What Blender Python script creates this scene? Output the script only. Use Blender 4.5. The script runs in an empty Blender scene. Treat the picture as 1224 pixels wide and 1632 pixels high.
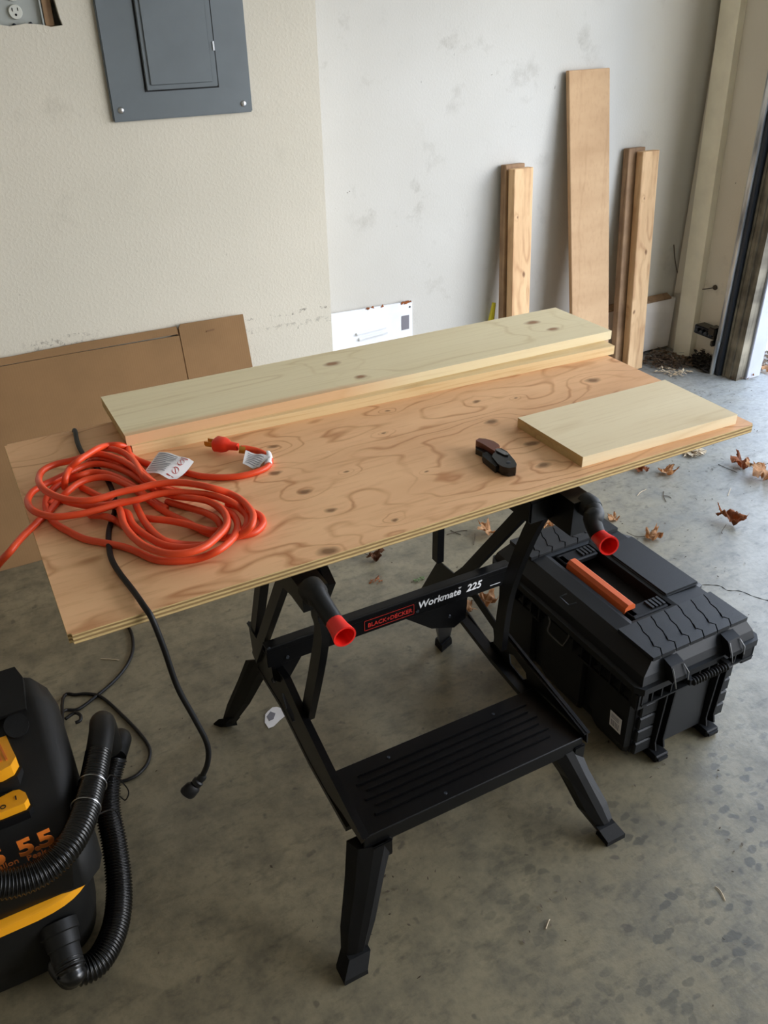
import bpy, bmesh, math, random
from mathutils import Vector, Matrix, noise
random.seed(7)
SC = bpy.context.scene
COL = SC.collection
V = Vector
# ------------------------------------------------------------------ camera
CAM = V((-0.0268, -0.9190, 1.4835))
F_PX, PITCH, YAW, ROLL = 1346.08, 0.55148, 0.48032, -0.02032
fw = V((math.sin(YAW)*math.cos(PITCH), math.cos(YAW)*math.cos(PITCH), -math.sin(PITCH)))
rt0 = V((math.cos(YAW), -math.sin(YAW), 0)); up0 = rt0.cross(fw)
rt = math.cos(ROLL)*rt0 + math.sin(ROLL)*up0
up = -math.sin(ROLL)*rt0 + math.cos(ROLL)*up0
cd = bpy.data.cameras.new('camera'); cam = bpy.data.objects.new('camera', cd); COL.objects.link(cam)
cd.sensor_fit = 'VERTICAL'; cd.sensor_height = 36; cd.sensor_width = 27
cd.lens = 36*F_PX/1632.0; cd.clip_start = 0.02; cd.clip_end = 200
m = Matrix((rt, up, -fw)).transposed().to_4x4(); m.translation = CAM
cam.matrix_world = m
SC.camera = cam
def pick(x, y, axis='z', val=0.0):
    """measured point: a photograph pixel carried onto a real plane of the garage"""
    d = fw + rt*((x-612)/F_PX) - up*((y-816)/F_PX)
    i = 'xyz'.index(axis)
    return CAM + d*((val-CAM[i])/d[i])
# ------------------------------------------------------------------ light
SC.view_settings.view_transform = 'Standard'; SC.view_settings.look = 'None'
SC.view_settings.gamma = 1.0; SC.view_settings.use_curve_mapping = False
SC.view_settings.exposure = 0.22
world = bpy.data.worlds.new('overcast_sky'); SC.world = world; world.use_nodes = True
wn = world.node_tree.nodes; wl = world.node_tree.links
bg = wn['Background']; bg.inputs[1].default_value = 6.2
wtc = wn.new('ShaderNodeTexCoord'); wsx = wn.new('ShaderNodeSeparateXYZ'); wcr = wn.new('ShaderNodeValToRGB')
wl.new(wtc.outputs['Generated'], wsx.inputs[0]); wl.new(wsx.outputs['Z'], wcr.inputs[0]); wl.new(wcr.outputs[0], bg.inputs[0])
wcr.color_ramp.elements[0].position = 0.0; wcr.color_ramp.elements[0].color = (0.92, 0.92, 0.93, 1)
wcr.color_ramp.elements[1].position = 0.8; wcr.color_ramp.elements[1].color = (0.56, 0.78, 1.15, 1)
pl = bpy.data.lights.new('door_portal', 'AREA'); pl.shape = 'RECTANGLE'; pl.size = 2.1; pl.size_y = 4.8
pl.cycles.is_portal = True
po = bpy.data.objects.new('door_portal', pl); COL.objects.link(po)
po.matrix_world = Matrix(((0, 0, 1, 3.05), (0, 1, 0, -1.0), (-1, 0, 0, 1.06), (0, 0, 0, 1)))
sn_ = bpy.data.lights.new('hazy_sun', 'SUN'); sn_.energy = 1.15; sn_.angle = math.radians(26); sn_.color = (1.0, 0.97, 0.93)
so = bpy.data.objects.new('hazy_sun', sn_); COL.objects.link(so)
so.rotation_euler = V((0.78, -0.60, 0.27)).to_track_quat('Z', 'Y').to_euler()
# ------------------------------------------------------------------ node helpers
def lin(c):
    return tuple(((v/255)/12.92 if v/255 <= .04045 else (((v/255)+.055)/1.055)**2.4) for v in c) + (1,)
class NT:
    def __init__(s, name, rough=.6, metal=0.0, spec=.5):
        s.m = bpy.data.materials.new(name); s.m.use_nodes = True
        s.n = s.m.node_tree.nodes; s.l = s.m.node_tree.links
        s.b = s.n['Principled BSDF']; s.b.inputs['Roughness'].default_value = rough
        s.b.inputs['Metallic'].default_value = metal; s.b.inputs['Specular IOR Level'].default_value = spec
        s.tc = s.n.new('ShaderNodeTexCoord')
    def o(s): return s.tc.outputs['Object']
    def put(s, sock, v):
        if isinstance(v, (int, float)): sock.default_value = v
        elif isinstance(v, (tuple, list)): sock.default_value = v
        else: s.l.new(v, sock)
    def math(s, op, a, b=0.0, c=None, clamp=False):
        k = s.n.new('ShaderNodeMath'); k.operation = op; k.use_clamp = clamp
        s.put(k.inputs[0], a); s.put(k.inputs[1], b)
        if c is not None: s.put(k.inputs[2], c)
        return k.outputs[0]
    def vmath(s, op, a, b=(0, 0, 0), scale=None):
        k = s.n.new('ShaderNodeVectorMath'); k.operation = op
        s.put(k.inputs[0], a); s.put(k.inputs[1], b)
        if scale is not None: s.put(k.inputs[3], scale)
        return k.outputs['Value'] if op in ('LENGTH', 'DOT_PRODUCT') else k.outputs[0]
    def noise(s, vec, scale, detail=4, rough=.55, dist=0.0, out=0):
        k = s.n.new('ShaderNodeTexNoise'); s.put(k.inputs['Vector'], vec)
        k.inputs['Scale'].default_value = scale; k.inputs['Detail'].default_value = detail
        k.inputs['Roughness'].default_value = rough; k.inputs['Distortion'].default_value = dist
        return k.outputs[out]
    def vor(s, vec, scale, feature='F1'):
        k = s.n.new('ShaderNodeTexVoronoi'); k.feature = feature; s.put(k.inputs['Vector'], vec)
        k.inputs['Scale'].default_value = scale
        return k.outputs['Distance']
    def ramp(s, f, stops):
        k = s.n.new('ShaderNodeValToRGB'); s.put(k.inputs[0], f); e = k.color_ramp.elements
        while len(e) < len(stops): e.new(.5)
        for i, (p, c) in enumerate(stops):
            e[i].position = p; e[i].color = c if len(c) == 4 else tuple(c)+(1,)
        return k.outputs[0]
    def rng(s, f, a, b, c=0.0, d=1.0):
        k = s.n.new('ShaderNodeMapRange'); s.put(k.inputs[0], f)
        for i, v in enumerate((a, b, c, d)): s.put(k.inputs[i+1], v)
        return k.outputs[0]
    def mix(s, f, a, b, mode='MIX'):
        k = s.n.new('ShaderNodeMix'); k.data_type = 'RGBA'; k.blend_type = mode
        s.put(k.inputs[0], f); s.put(k.inputs[6], a); s.put(k.inputs[7], b)
        return k.outputs[2]
    def sep(s, v):
        k = s.n.new('ShaderNodeSeparateXYZ'); s.put(k.inputs[0], v); return k.outputs
    def col(s, c): s.put(s.b.inputs['Base Color'], c)
    def bump(s, h, strength=.3, dist=.002):
        k = s.n.new('ShaderNodeBump'); s.put(k.inputs['Height'], h)
        k.inputs['Strength'].default_value = strength; k.inputs['Distance'].default_value = dist
        s.l.new(k.outputs[0], s.b.inputs['Normal'])
def plain(name, c, rough=.5, metal=0.0, bump=0.0, bscale=300, var=.06, spec=.5):
    t = NT(name, rough, metal, spec); c = lin(c)
    n = t.noise(t.o(), 9, 4)
    t.col(t.mix(t.rng(n, .35, .65), tuple(v*(1-var) for v in c[:3])+(1,), tuple(min(1, v*(1+var)) for v in c[:3])+(1,)))
    if bump: t.bump(t.noise(t.o(), bscale, 3), bump, .0008)
    return t.m
# ------------------------------------------------------------------ materials
def mk_wall(name, base, dark, bstr, grime, marks=False, corner_shade=None):
    t = NT(name, .85, 0, .25); o = t.o()
    big = t.noise(o, 1.3, 3); mid = t.noise(o, 7, 5, .65)
    c = t.mix(t.rng(big, .35, .7), lin(base), lin(dark))
    x, y, z = t.sep(o)[:3]
    if corner_shade: c = t.mix(t.rng(t.math('ADD', x, t.math('MULTIPLY', t.math('SUBTRACT', mid, .5), .1)), 2.5, 2.75, 0, .8), c, lin(corner_shade))  # warm shade of the door corner, painted into the wall colour
    # grime patches and scuffs
    g = t.math('MULTIPLY', t.rng(mid, .56, .78), t.rng(t.noise(o, 2.1, 2), .45, .65))
    c = t.mix(t.math('MULTIPLY', g, grime), c, lin((120, 112, 98)))
    sp = t.rng(t.noise(o, 38, 3, .6), .70, .74)
    sp = t.math('MULTIPLY', sp, t.rng(t.noise(o, 3.1, 2), .52, .6))
    c = t.mix(t.math('MULTIPLY', sp, .75), c, lin((96, 88, 76)))
    if marks:   # a long dashed rub mark at cardboard height
        zz = t.math('ADD', z, t.math('MULTIPLY', t.noise(o, 6, 2), .03))
        for zc, w, k in ((0.607, .0045, .85), (0.565, .010, .35), (.635, .022, .55)):
            band = t.math('LESS_THAN', t.math('ABSOLUTE', t.math('SUBTRACT', zz, zc)), w)
            if k == .55: band = t.math('MULTIPLY', band, t.math('MULTIPLY', t.rng(x, .13, .17), t.rng(x, .37, .31)))
            br = t.rng(t.noise(o, 55, 4, .75), .52, .60)
            c = t.mix(t.math('MULTIPLY', t.math('MULTIPLY', band, br), k), c, lin((105, 98, 86)))
    t.col(c)
    h = t.math('ADD', t.rng(t.noise(o, 120, 3, .5), .46, .66), t.math('MULTIPLY', t.noise(o, 260, 2), .35))
    t.bump(h, bstr, .0025)
    return t.m
M = {}
M['wall'] = mk_wall('textured_cream_paint', (214, 206, 189), (204, 197, 180), .15, .25, True)
M['wall2'] = mk_wall('smooth_offwhite_paint', (203, 200, 193), (194, 190, 181), .10, .6, corner_shade=(196, 186, 166))
M['wall3'] = mk_wall('dusty_beige_paint', (226, 216, 196), (214, 203, 182), .15, .6)
def mk_concrete():
    t = NT('stained_concrete', .5, 0, .5); o = t.o()
    a = t.noise(o, 1.6, 5, .6); b = t.noise(o, 9, 6, .7); f = t.noise(o, 60, 5, .7)
    c = t.mix(t.rng(a, .3, .7), lin((140, 129, 103)), lin((120, 110, 87)))
    c = t.mix(t.math('MULTIPLY', t.rng(b, .42, .66), .65), c, lin((76, 71, 57)))
    c = t.mix(t.math('MULTIPLY', t.rng(f, .5, .8), .45), c, lin((68, 63, 52)))
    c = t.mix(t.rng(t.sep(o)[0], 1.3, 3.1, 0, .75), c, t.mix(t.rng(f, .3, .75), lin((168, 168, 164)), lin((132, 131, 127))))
    st = t.noise(t.vmath('MULTIPLY', o, (14, 34, 10)), 1.0, 5, .7)
    c = t.mix(t.math('MULTIPLY', t.rng(st, .53, .70), .6), c, lin((70, 65, 52)))
    # flaking blotches, denser towards the near right
    w = t.vmath('ADD', o, t.vmath('MULTIPLY', t.noise(o, 14, 3, .6, out=1), (.05, .05, 0)))
    w = t.vmath('MULTIPLY', w, (1.0, 1.5, 1.0))
    v = t.vor(w, 27)
    bl = t.rng(v, .38, .30)
    xx, yy, zz = t.sep(o)[:3]
    reg = t.math('MULTIPLY', t.rng(yy, .12, -.15), t.rng(xx, .35, .95))
    reg = t.math('MULTIPLY', reg, t.rng(t.noise(o, 4.5, 3), .40, .55))
    c = t.mix(t.math('MULTIPLY', t.math('MULTIPLY', bl, reg), .75), c, lin((66, 63, 52)))
    sp = t.rng(t.noise(o, 25, 2), .68, .73)
    c = t.mix(t.math('MULTIPLY', sp, .6), c, lin((70, 64, 54)))
    t.col(c)
    t.put(t.b.inputs['Roughness'], t.rng(b, .3, .7, .30, .50))
    t.bump(t.math('ADD', t.math('MULTIPLY', f, .7), b), .35, .002)
    return t.m
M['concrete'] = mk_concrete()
def mk_wood(name, light, dark, freq=55, stretch=(.6, 7, 7), knots=(), ringamp=.09, linew=.25, kcol=(110, 70, 40), tint=None, rough=.65, blot=.25, contrast=.7, kring=.8, vert=False):
    """grain = contour lines of a stretched field; knots push the contours round themselves"""
    t = NT(name, rough, 0, .35); o = t.o()
    if vert:
        cx_ = t.n.new('ShaderNodeCombineXYZ'); s_ = t.sep(o); t.put(cx_.inputs[0], s_[2]); t.put(cx_.inputs[1], s_[0]); t.put(cx_.inputs[2], s_[1]); o = cx_.outputs[0]
    sv = t.vmath('MULTIPLY', o, stretch)
    field = t.math('MULTIPLY', t.noise(sv, 1.0, 3, .5, .25), ringamp*freq)
    dark_k = None
    x, y, z = t.sep(o)[:3]
    warp = t.noise(o, 30, 2, out=1)
    ow = t.vmath('ADD', o, t.vmath('MULTIPLY', t.vmath('SUBTRACT', warp, (.5, .5, .5)), (.012, .012, .012)))
    for (kx, ky, kr) in knots:
        d = t.vmath('SUBTRACT', ow, (kx, ky, 0))
        d = t.vmath('MULTIPLY', d, (1/(kr*1.7), 1/kr, 0))
        L = t.vmath('LENGTH', d)
        e = t.math('EXPONENT', t.math('MULTIPLY', t.math('MULTIPLY', L, L), -.10))
        field = t.math('ADD', field, t.math('MULTIPLY', e, kring))
        k = t.rng(L, 1.0, .35)
        dark_k = k if dark_k is None else t.math('MAXIMUM', dark_k, k)
    fr = t.math('FRACT', field)
    line = t.math('ABSOLUTE', t.math('SUBTRACT', fr, .5))
    line = t.rng(line, linew, 0.0)
    fine = t.noise(t.vmath('MULTIPLY', o, (stretch[0]*9, stretch[1]*26, stretch[2]*26)), 1.0, 3, .6)
    brk = t.rng(t.noise(o, 9, 2), .30, .58)
    c = t.mix(t.rng(t.noise(t.vmath('MULTIPLY', o, (2.5, 9, 9)), 1, 3), .3, .7, 0, blot), lin(light), lin(dark))
    c = t.mix(t.math('MULTIPLY', t.math('MULTIPLY', line, brk), contrast), c, lin(dark))
    c = t.mix(t.math('MULTIPLY', t.rng(fine, .5, .8), .35), c, lin(dark))
    if tint: c = tint(t, o, c)
    if dark_k is not None:
        c = t.mix(t.math('MULTIPLY', dark_k, .85), c, lin(kcol))
    t.col(c)
    t.bump(fine, .15, .0006)
    return t.m
PLYZ = 0.80
def wk(lst, z, ox, oy):
    out = []
    for (x, y, r) in lst:
        p = pick(x, y, 'z', z); out.append((p.x-ox, p.y-oy, r*.8))
    return out
ply_knots = wk([(527, 813, .010), (485, 784, .011), (439, 754, .011), (434, 712, .010), (523, 878, .016), (631, 828, .006),
                (551, 752, .005), (680, 752, .004), (944, 606, .016), (823, 634, .004), (783, 672, .013), (847, 707, .013),
                (866, 742, .014), (611, 690, .005), (618, 655, .005), (760, 640, .008)], PLYZ, .61, .305)
M['ply'] = mk_wood('plywood_face_veneer', (244, 194, 144), (188, 126, 78), freq=150, stretch=(1.7, 4.6, 4), knots=ply_knots, linew=.13, contrast=.85, blot=.35, kring=1.7, kcol=(112, 74, 40), rough=.55)
def mk_plyedge():
    t = NT('plywood_edge_layers', .8, 0, .2); o = t.o()
    z = t.sep(o)[2]
    zz = t.math('ADD', z, t.math('MULTIPLY', t.noise(t.vmath('MULTIPLY', o, (3, 3, 40)), 6, 2), .0015))
    s = t.math('FRACT', t.math('MULTIPLY', zz, 1/.0062))
    ln = t.rng(t.math('ABSOLUTE', t.math('SUBTRACT', s, .5)), .18, .30)
    n = t.noise(t.vmath('MULTIPLY', o, (20, 20, 300)), 1.5, 4, .7)
    c = t.mix(ln, lin((214, 186, 130)), lin((150, 122, 82)))
    c = t.mix(t.math('MULTIPLY', t.rng(n, .5, .75), .7), c, lin((112, 84, 50)))
    t.col(c); t.bump(n, .4, .001)
    return t.m
M['plyedge'] = mk_plyedge()
bk = wk([(530, 580, .017), (575, 600, .013), (848, 514, .018), (882, 525, .015)], .838, .72, .54)
def pink(t, o, c):
    x, y, z = t.sep(o)[:3]
    yy = t.math('ADD', y, t.math('MULTIPLY', x, .016))
    yy = t.math('ADD', yy, t.math('MULTIPLY', t.noise(t.vmath('MULTIPLY', o, (3, 3, 3)), 1, 2), .02))
    f = t.math('MULTIPLY', t.rng(yy, -.066, -.080), t.rng(x, .05, -.12))
    return t.mix(t.math('MULTIPLY', f, .55), c, lin((214, 148, 92)))
M['pine_top'] = mk_wood('pine_board_pale', (238, 222, 182), (204, 178, 128), freq=70, stretch=(.5, 6, 6), knots=bk, linew=.12, contrast=.45, blot=.18, kring=1.5, kcol=(140, 88, 52), tint=pink)
M['pine'] = mk_wood('pine_board_yellow', (236, 210, 160), (206, 166, 108), freq=80, stretch=(.8, 9, 30), linew=.2, contrast=.5, blot=.3)
M['pine_small'] = mk_wood('pine_offcut_pale', (240, 222, 184), (206, 178, 130), freq=45, stretch=(.9, 6, 6), linew=.10, contrast=.4, blot=.25)
M['pine_end'] = mk_wood('pine_end_grain', (196, 166, 112), (156, 120, 74), freq=120, stretch=(3, 8, 14), linew=.25, contrast=.5)
M['stud'] = mk_wood('old_stud_lumber', (232, 194, 146), (170, 120, 78), freq=70, stretch=(.7, 9, 9), linew=.2, contrast=.6, blot=.4, knots=[(.52, .012, .009), (.27, -.030, .007), (.74, -.02, .004)], vert=True)
M['stud_gray'] = mk_wood('weathered_stud_lumber', (176, 142, 106), (104, 76, 54), freq=70, stretch=(9, 9, .7), linew=.25, contrast=.6, blot=.6)
M['rough'] = mk_wood('rough_sawn_tan_board', (196, 162, 124), (160, 124, 88), freq=40, stretch=(10, 10, .7), linew=.12, contrast=.35, blot=.5, rough=.85)
M['jambwood'] = mk_wood('dirty_weathered_jamb', (146, 136, 116), (66, 60, 50), freq=90, stretch=(10, 10, .6), linew=.3, contrast=.6, blot=.9, rough=.85)
def mk_card(name, base):
    t = NT(name, .8, 0, .25); o = t.o()
    x = t.sep(o)[0]
    fl = t.math('SINE', t.math('MULTIPLY', x, 900))
    c = t.mix(t.rng(t.noise(o, 4, 4), .3, .7), lin(base), lin(tuple(int(v*.9) for v in base)))
    t.col(c); t.bump(fl, .06, .0005); return t.m
M['card'] = mk_card('brown_cardboard', (144, 110, 74))
M['card_d'] = plain('cardboard_raw_edge', (120, 88, 58), .9)
M['steel_black'] = plain('black_powder_coated_steel', (6, 6, 7), .34, 0, .1, 600, spec=.28)
M['rubber'] = plain('black_rubber', (10, 10, 10), .7, 0, .2, spec=.25)
M['plastic'] = plain('black_textured_plastic', (19, 20, 21), .5, 0, .35, 900, spec=.28)
M['plastic_d'] = plain('black_recess_plastic', (10, 10, 11), .6, 0, .2, 900, spec=.25)
M['plastic_g'] = plain('charcoal_tread_plastic', (27, 28, 29), .5, 0, .4, 900, spec=.35)
M['gloss'] = plain('glossy_black_plastic', (8, 8, 8), .26, spec=.5)
M['vacp'] = plain('satin_black_plastic', (17, 17, 16), .5, 0, .2, 700, spec=.3)
M['yellow'] = plain('amber_yellow_plastic', (232, 158, 26), .4)
M['orange_p'] = plain('burnt_orange_grip', (206, 92, 38), .6, 0, .4, 500)
M['orange_txt'] = plain('orange_print', (214, 112, 34), .5)
M['red_p'] = plain('bright_red_plastic', (224, 30, 22), .35)
M['red_txt'] = plain('red_print', (168, 34, 24), .5)
M['white_txt'] = plain('white_print', (222, 222, 222), .5)
M['cord_o'] = plain('orange_vinyl_cord', (226, 74, 32), .42)
M['cord_r'] = plain('red_orange_plug_vinyl', (232, 52, 22), .4)
M['cord_b'] = plain('black_rubber_cord', (13, 12, 12), .5, spec=.3)
M['brass'] = plain('brass', (190, 140, 60), .35, .9)
M['chrome'] = plain('bright_steel', (190, 190, 190), .28, 1.0)
M['wire'] = plain('dull_wire', (130, 130, 130), .35, 1.0)
M['paper'] = plain('white_paper_tag', (228, 224, 222), .7)
M['ink'] = plain('grey_ink', (120, 118, 124), .8)
M['panel'] = plain('slate_grey_enamel', (100, 107, 110), .42, 0, .05)
M['galv'] = NT('galvanised_steel', .42, .75).m
t = NT('galvanised_track', .4, .7); t.col(t.ramp(t.noise(t.vmath('MULTIPLY', t.o(), (30, 30, 4)), 1, 4), [(.35, lin((120, 124, 128))), (.6, lin((206, 208, 206)))])); M['galv'] = t.m
M['dark_steel'] = plain('dark_track_steel', (52, 56, 62), .45, .5)
M['white_metal'] = plain('white_enamel', (232, 234, 238), .35)
M['white_paint'] = plain('white_trim_paint', (168, 168, 174), .6)
M['beige_paint'] = plain('beige_painted_wood', (250, 238, 210), .5, 0, .2, 80)
M['brown_scale'] = plain('dark_red_wood_scale', (104, 54, 38), .4, 0, 0, var=.2)
M['stone'] = plain('driveway_concrete', (176, 172, 164), .8)
M['litter'] = plain('brown_leaf_litter', (92, 70, 48), .9, var=.5)
M['litter_d'] = plain('dark_damp_litter', (40, 34, 28), .9, var=.5)
M['litter_l'] = plain('pale_dry_litter', (190, 170, 140), .9, var=.3)
M['twig'] = plain('twig_brown', (78, 66, 52), .9)
M['yellowgreen'] = plain('yellow_plastic_tag', (222, 206, 40), .5)
M['outlet'] = plain('ivory_receptacle', (206, 206, 196), .45)
M['boxgrey'] = plain('grey_box_metal', (176, 180, 176), .4, .4)
M['ceiling'] = plain('ceiling_white', (222, 218, 208), .9)
M['dark'] = plain('dark_slot', (8, 8, 8), .8)
def leafmat(name, a, b):
    t = NT(name, .7, 0, .3); o = t.o()
    t.col(t.ramp(t.noise(o, 28, 4, .6), [(.3, lin(a)), (.7, lin(b))]))
    t.bump(t.noise(o, 90, 3), .5, .002); return t.m
M['leafA'] = leafmat('dry_leaf_tan', (206, 160, 112), (164, 108, 62))
M['leafB'] = leafmat('dry_leaf_rust', (168, 98, 52), (120, 66, 36))
M['leafC'] = leafmat('dry_leaf_brown', (128, 84, 52), (92, 58, 38))
# ------------------------------------------------------------------ mesh helpers
ORG = {}
def link(name, bm, mat, parent=None, smooth=False, origin=None, mats=None):
    if name is None: pass
    me = bpy.data.meshes.new(name)
    bmesh.ops.recalc_face_normals(bm, faces=bm.faces)
    o = bpy.data.objects.new(name, me)
    if parent is not None:
        L = ORG[parent.name]
    elif origin is not None: L = V(origin)
    else:
        xs = [v.co for v in bm.verts]
        L = V(((min(v.x for v in xs)+max(v.x for v in xs))/2, (min(v.y for v in xs)+max(v.y for v in xs))/2, min(v.z for v in xs)))
    bmesh.ops.translate(bm, verts=bm.verts, vec=-L)
    bm.to_mesh(me); bm.free()
    for mm in (mats or [mat]): me.materials.append(mm)
    if smooth:
        me.shade_smooth()
        if smooth != 'all': me.set_sharp_from_angle(angle=math.radians(38))
    COL.objects.link(o)
    if parent is not None: o.parent = parent
    else: o.location = L
    ORG[o.name] = L
    return o
def thing(name, loc, label, cat, group=None):
    o = bpy.data.objects.new(name, None); COL.objects.link(o); o.location = loc; o.empty_display_size = .05
    ORG[o.name] = V(loc); return tag(o, label, cat, group)
def tag(o, label, cat, group=None):
    o['label'] = label; o['category'] = cat
    if group: o['group'] = group
    return o
def struct(o): o['kind'] = 'structure'; return o
def lab(o, s): o['label'] = s; return o
def stuff(o): o['kind'] = 'stuff'; return o
def box(bm, a, b, mi=0):
    """axis aligned box between corners a and b"""
    r = bmesh.ops.create_cube(bm, size=1)['verts']
    a, b = V(a), V(b); c = (a+b)/2; s = b-a
    for v in r: v.co = V((v.co.x*s.x, v.co.y*s.y, v.co.z*s.z))+c
    if mi:
        for f in {f for v in r for f in v.link_faces}: f.material_index = mi
    return r
def bev(bm, w, seg=2, ang=30):
    es = [e for e in bm.edges if len(e.link_faces) == 2 and e.calc_face_angle(0) > math.radians(ang)]
    bmesh.ops.bevel(bm, geom=es, offset=w, segments=seg, affect='EDGES', clamp_overlap=True)
def prism(bm, pts, vec):
    pts = [V(p) for p in pts]; vec = V(vec)
    a = [bm.verts.new(p) for p in pts]; b = [bm.verts.new(p+vec) for p in pts]
    n = len(pts)
    bm.faces.new(a); bm.faces.new(b[::-1])
    for i in range(n): bm.faces.new((a[i], b[i], b[(i+1) % n], a[(i+1) % n]))
    return a+b
def plate(bm, outline, holes, vec):
    es = []
    for loop in [outline]+list(holes):
        vs = [bm.verts.new(V(p)) for p in loop]
        es += [bm.edges.new((vs[i], vs[(i+1) % len(vs)])) for i in range(len(vs))]
    bmesh.ops.triangle_fill(bm, use_beauty=True, use_dissolve=False, edges=es)
    fs = list({f for e in es for f in e.link_faces})
    allf = [f for f in bm.faces if f in fs or any(e in es for e in f.edges)]
    r = bmesh.ops.extrude_face_region(bm, geom=list(bm.faces))
    bmesh.ops.translate(bm, verts=[g for g in r['geom'] if isinstance(g, bmesh.types.BMVert)], vec=V(vec))
def catmull(pts, n=6, closed=False):
    P = [V(p) for p in pts]; out = []
    N = len(P); rng_ = range(N if closed else N-1)
    for i in rng_:
        if closed: p0, p1, p2, p3 = P[i-1], P[i], P[(i+1) % N], P[(i+2) % N]
        else:
            p0 = P[max(i-1, 0)]; p1 = P[i]; p2 = P[i+1]; p3 = P[min(i+2, N-1)]
        for k in range(n):
            s = k/n
            out.append(.5*((2*p1)+(p2-p0)*s+(2*p0-5*p1+4*p2-p3)*s*s+(3*p1-p0-3*p2+p3)*s**3))
    if not closed: out.append(P[-1])
    return out
def resample(pts, step):
    out = [pts[0].copy()]; acc = 0.0
    for a, b in zip(pts, pts[1:]):
        L = (b-a).length
        if L == 0: continue
        d = step-acc
        while d <= L:
            out.append(a.lerp(b, d/L)); d += step
        acc = (acc+L) % step if L+acc >= step else acc+L
    return out
def tube(bm, pts, r, seg=10, caps=True):
    """r: number or function(index, count)"""
    pts = [V(p) for p in pts]; n = len(pts)
    tang = [(pts[min(i+1, n-1)]-pts[max(i-1, 0)]).normalized() for i in range(n)]
    nrm = tang[0].orthogonal().normalized(); rings = []
    for i in range(n):
        if i:
            ax = tang[i-1].cross(tang[i])
            if ax.length > 1e-6: nrm = Matrix.Rotation(tang[i-1].angle(tang[i]), 3, ax.normalized()) @ nrm
        nrm = (nrm - tang[i]*nrm.dot(tang[i])).normalized(); bn = tang[i].cross(nrm)
        rr = r(i, n) if callable(r) else r
        rings.append([bm.verts.new(pts[i]+rr*(math.cos(2*math.pi*k/seg)*nrm+math.sin(2*math.pi*k/seg)*bn)) for k in range(seg)])
    for a, b in zip(rings, rings[1:]):
        for k in range(seg): bm.faces.new((a[k], a[(k+1) % seg], b[(k+1) % seg], b[k]))
    if caps: bm.faces.new(rings[0][::-1]); bm.faces.new(rings[-1])
    return rings
def lathe(bm, p, axis, prof, seg=24, caps=True):
    """prof: list of (distance along axis, radius)"""
    p = V(p); ax = V(axis).normalized(); n = ax.orthogonal().normalized(); b = ax.cross(n); rings = []
    for d, r in prof:
        rings.append([bm.verts.new(p+ax*d+r*(math.cos(2*math.pi*k/seg)*n+math.sin(2*math.pi*k/seg)*b)) for k in range(seg)])
    for x, y in zip(rings, rings[1:]):
        for k in range(seg): bm.faces.new((x[k], x[(k+1) % seg], y[(k+1) % seg], y[k]))
    if caps: bm.faces.new(rings[0][::-1]); bm.faces.new(rings[-1])
def sweep_rect(bm, pts, w, t, wdir, taper=None):
    """flat bar along a path; w measured along wdir, t across"""
    pts = [V(p) for p in pts]; wdir = V(wdir).normalized(); rings = []; n = len(pts)
    for i in range(n):
        tg = (pts[min(i+1, n-1)]-pts[max(i-1, 0)]).normalized()
        a = (wdir-tg*wdir.dot(tg)).normalized(); b = tg.cross(a)
        ww, tt = (w, t) if taper is None else (w*taper[i], t*taper[i])
        rings.append([bm.verts.new(pts[i]+a*sx*ww/2+b*sy*tt/2) for sx, sy in ((-1, -1), (1, -1), (1, 1), (-1, 1))])
    for x, y in zip(rings, rings[1:]):
        for k in range(4): bm.faces.new((x[k], x[(k+1) % 4], y[(k+1) % 4], y[k]))
    bm.faces.new(rings[0][::-1]); bm.faces.new(rings[-1])
def loft(bm, rings, caps=True):
    R = [[bm.verts.new(V(p)) for p in r] for r in rings]; n = len(R[0])
    for a, b in zip(R, R[1:]):
        for k in range(n): bm.faces.new((a[k], a[(k+1) % n], b[(k+1) % n], b[k]))
    if caps: bm.faces.new(R[0][::-1]); bm.faces.new(R[-1])
def sell(cx, cy, rx, ry, z, e=3.4, n=48):
    o = []
    for k in range(n):
        a = 2*math.pi*k/n; c, s = math.cos(a), math.sin(a)
        o.append((cx+rx*math.copysign(abs(c)**(2/e), c), cy+ry*math.copysign(abs(s)**(2/e), s), z))
    return o
def text(name, body, size, p, xd, yd, mat, parent, bold=0.0, shear=0.0, align='LEFT', spacing=1.0, ext=.0004):
    cu = bpy.data.curves.new(name, 'FONT'); cu.body = body; cu.size = size; cu.extrude = ext; cu.offset = bold*size
    cu.shear = shear; cu.align_x = align; cu.space_character = spacing; cu.resolution_u = 3
    tmp = bpy.data.objects.new('tmp', cu); COL.objects.link(tmp)
    bpy.context.view_layer.update()
    me = bpy.data.meshes.new_from_object(tmp.evaluated_get(bpy.context.evaluated_depsgraph_get()))
    bpy.data.objects.remove(tmp)
    xd = V(xd).normalized(); yd = V(yd); yd = (yd-xd*yd.dot(xd)).normalized(); zd = xd.cross(yd)
    mm = Matrix((xd, yd, zd)).transposed().to_4x4(); mm.translation = V(p)
    bm = bmesh.new(); bm.from_mesh(me); bm.transform(mm); bpy.data.meshes.remove(me)
    return link(name, bm, mat, parent)
def newbox(name, a, b, mat, parent=None, w=0.0, **k):
    bm = bmesh.new(); box(bm, a, b)
    if w: bev(bm, w)
    return link(name, bm, mat, parent, **k)
X, Y, Z = V((1, 0, 0)), V((0, 1, 0)), V((0, 0, 1))
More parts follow.
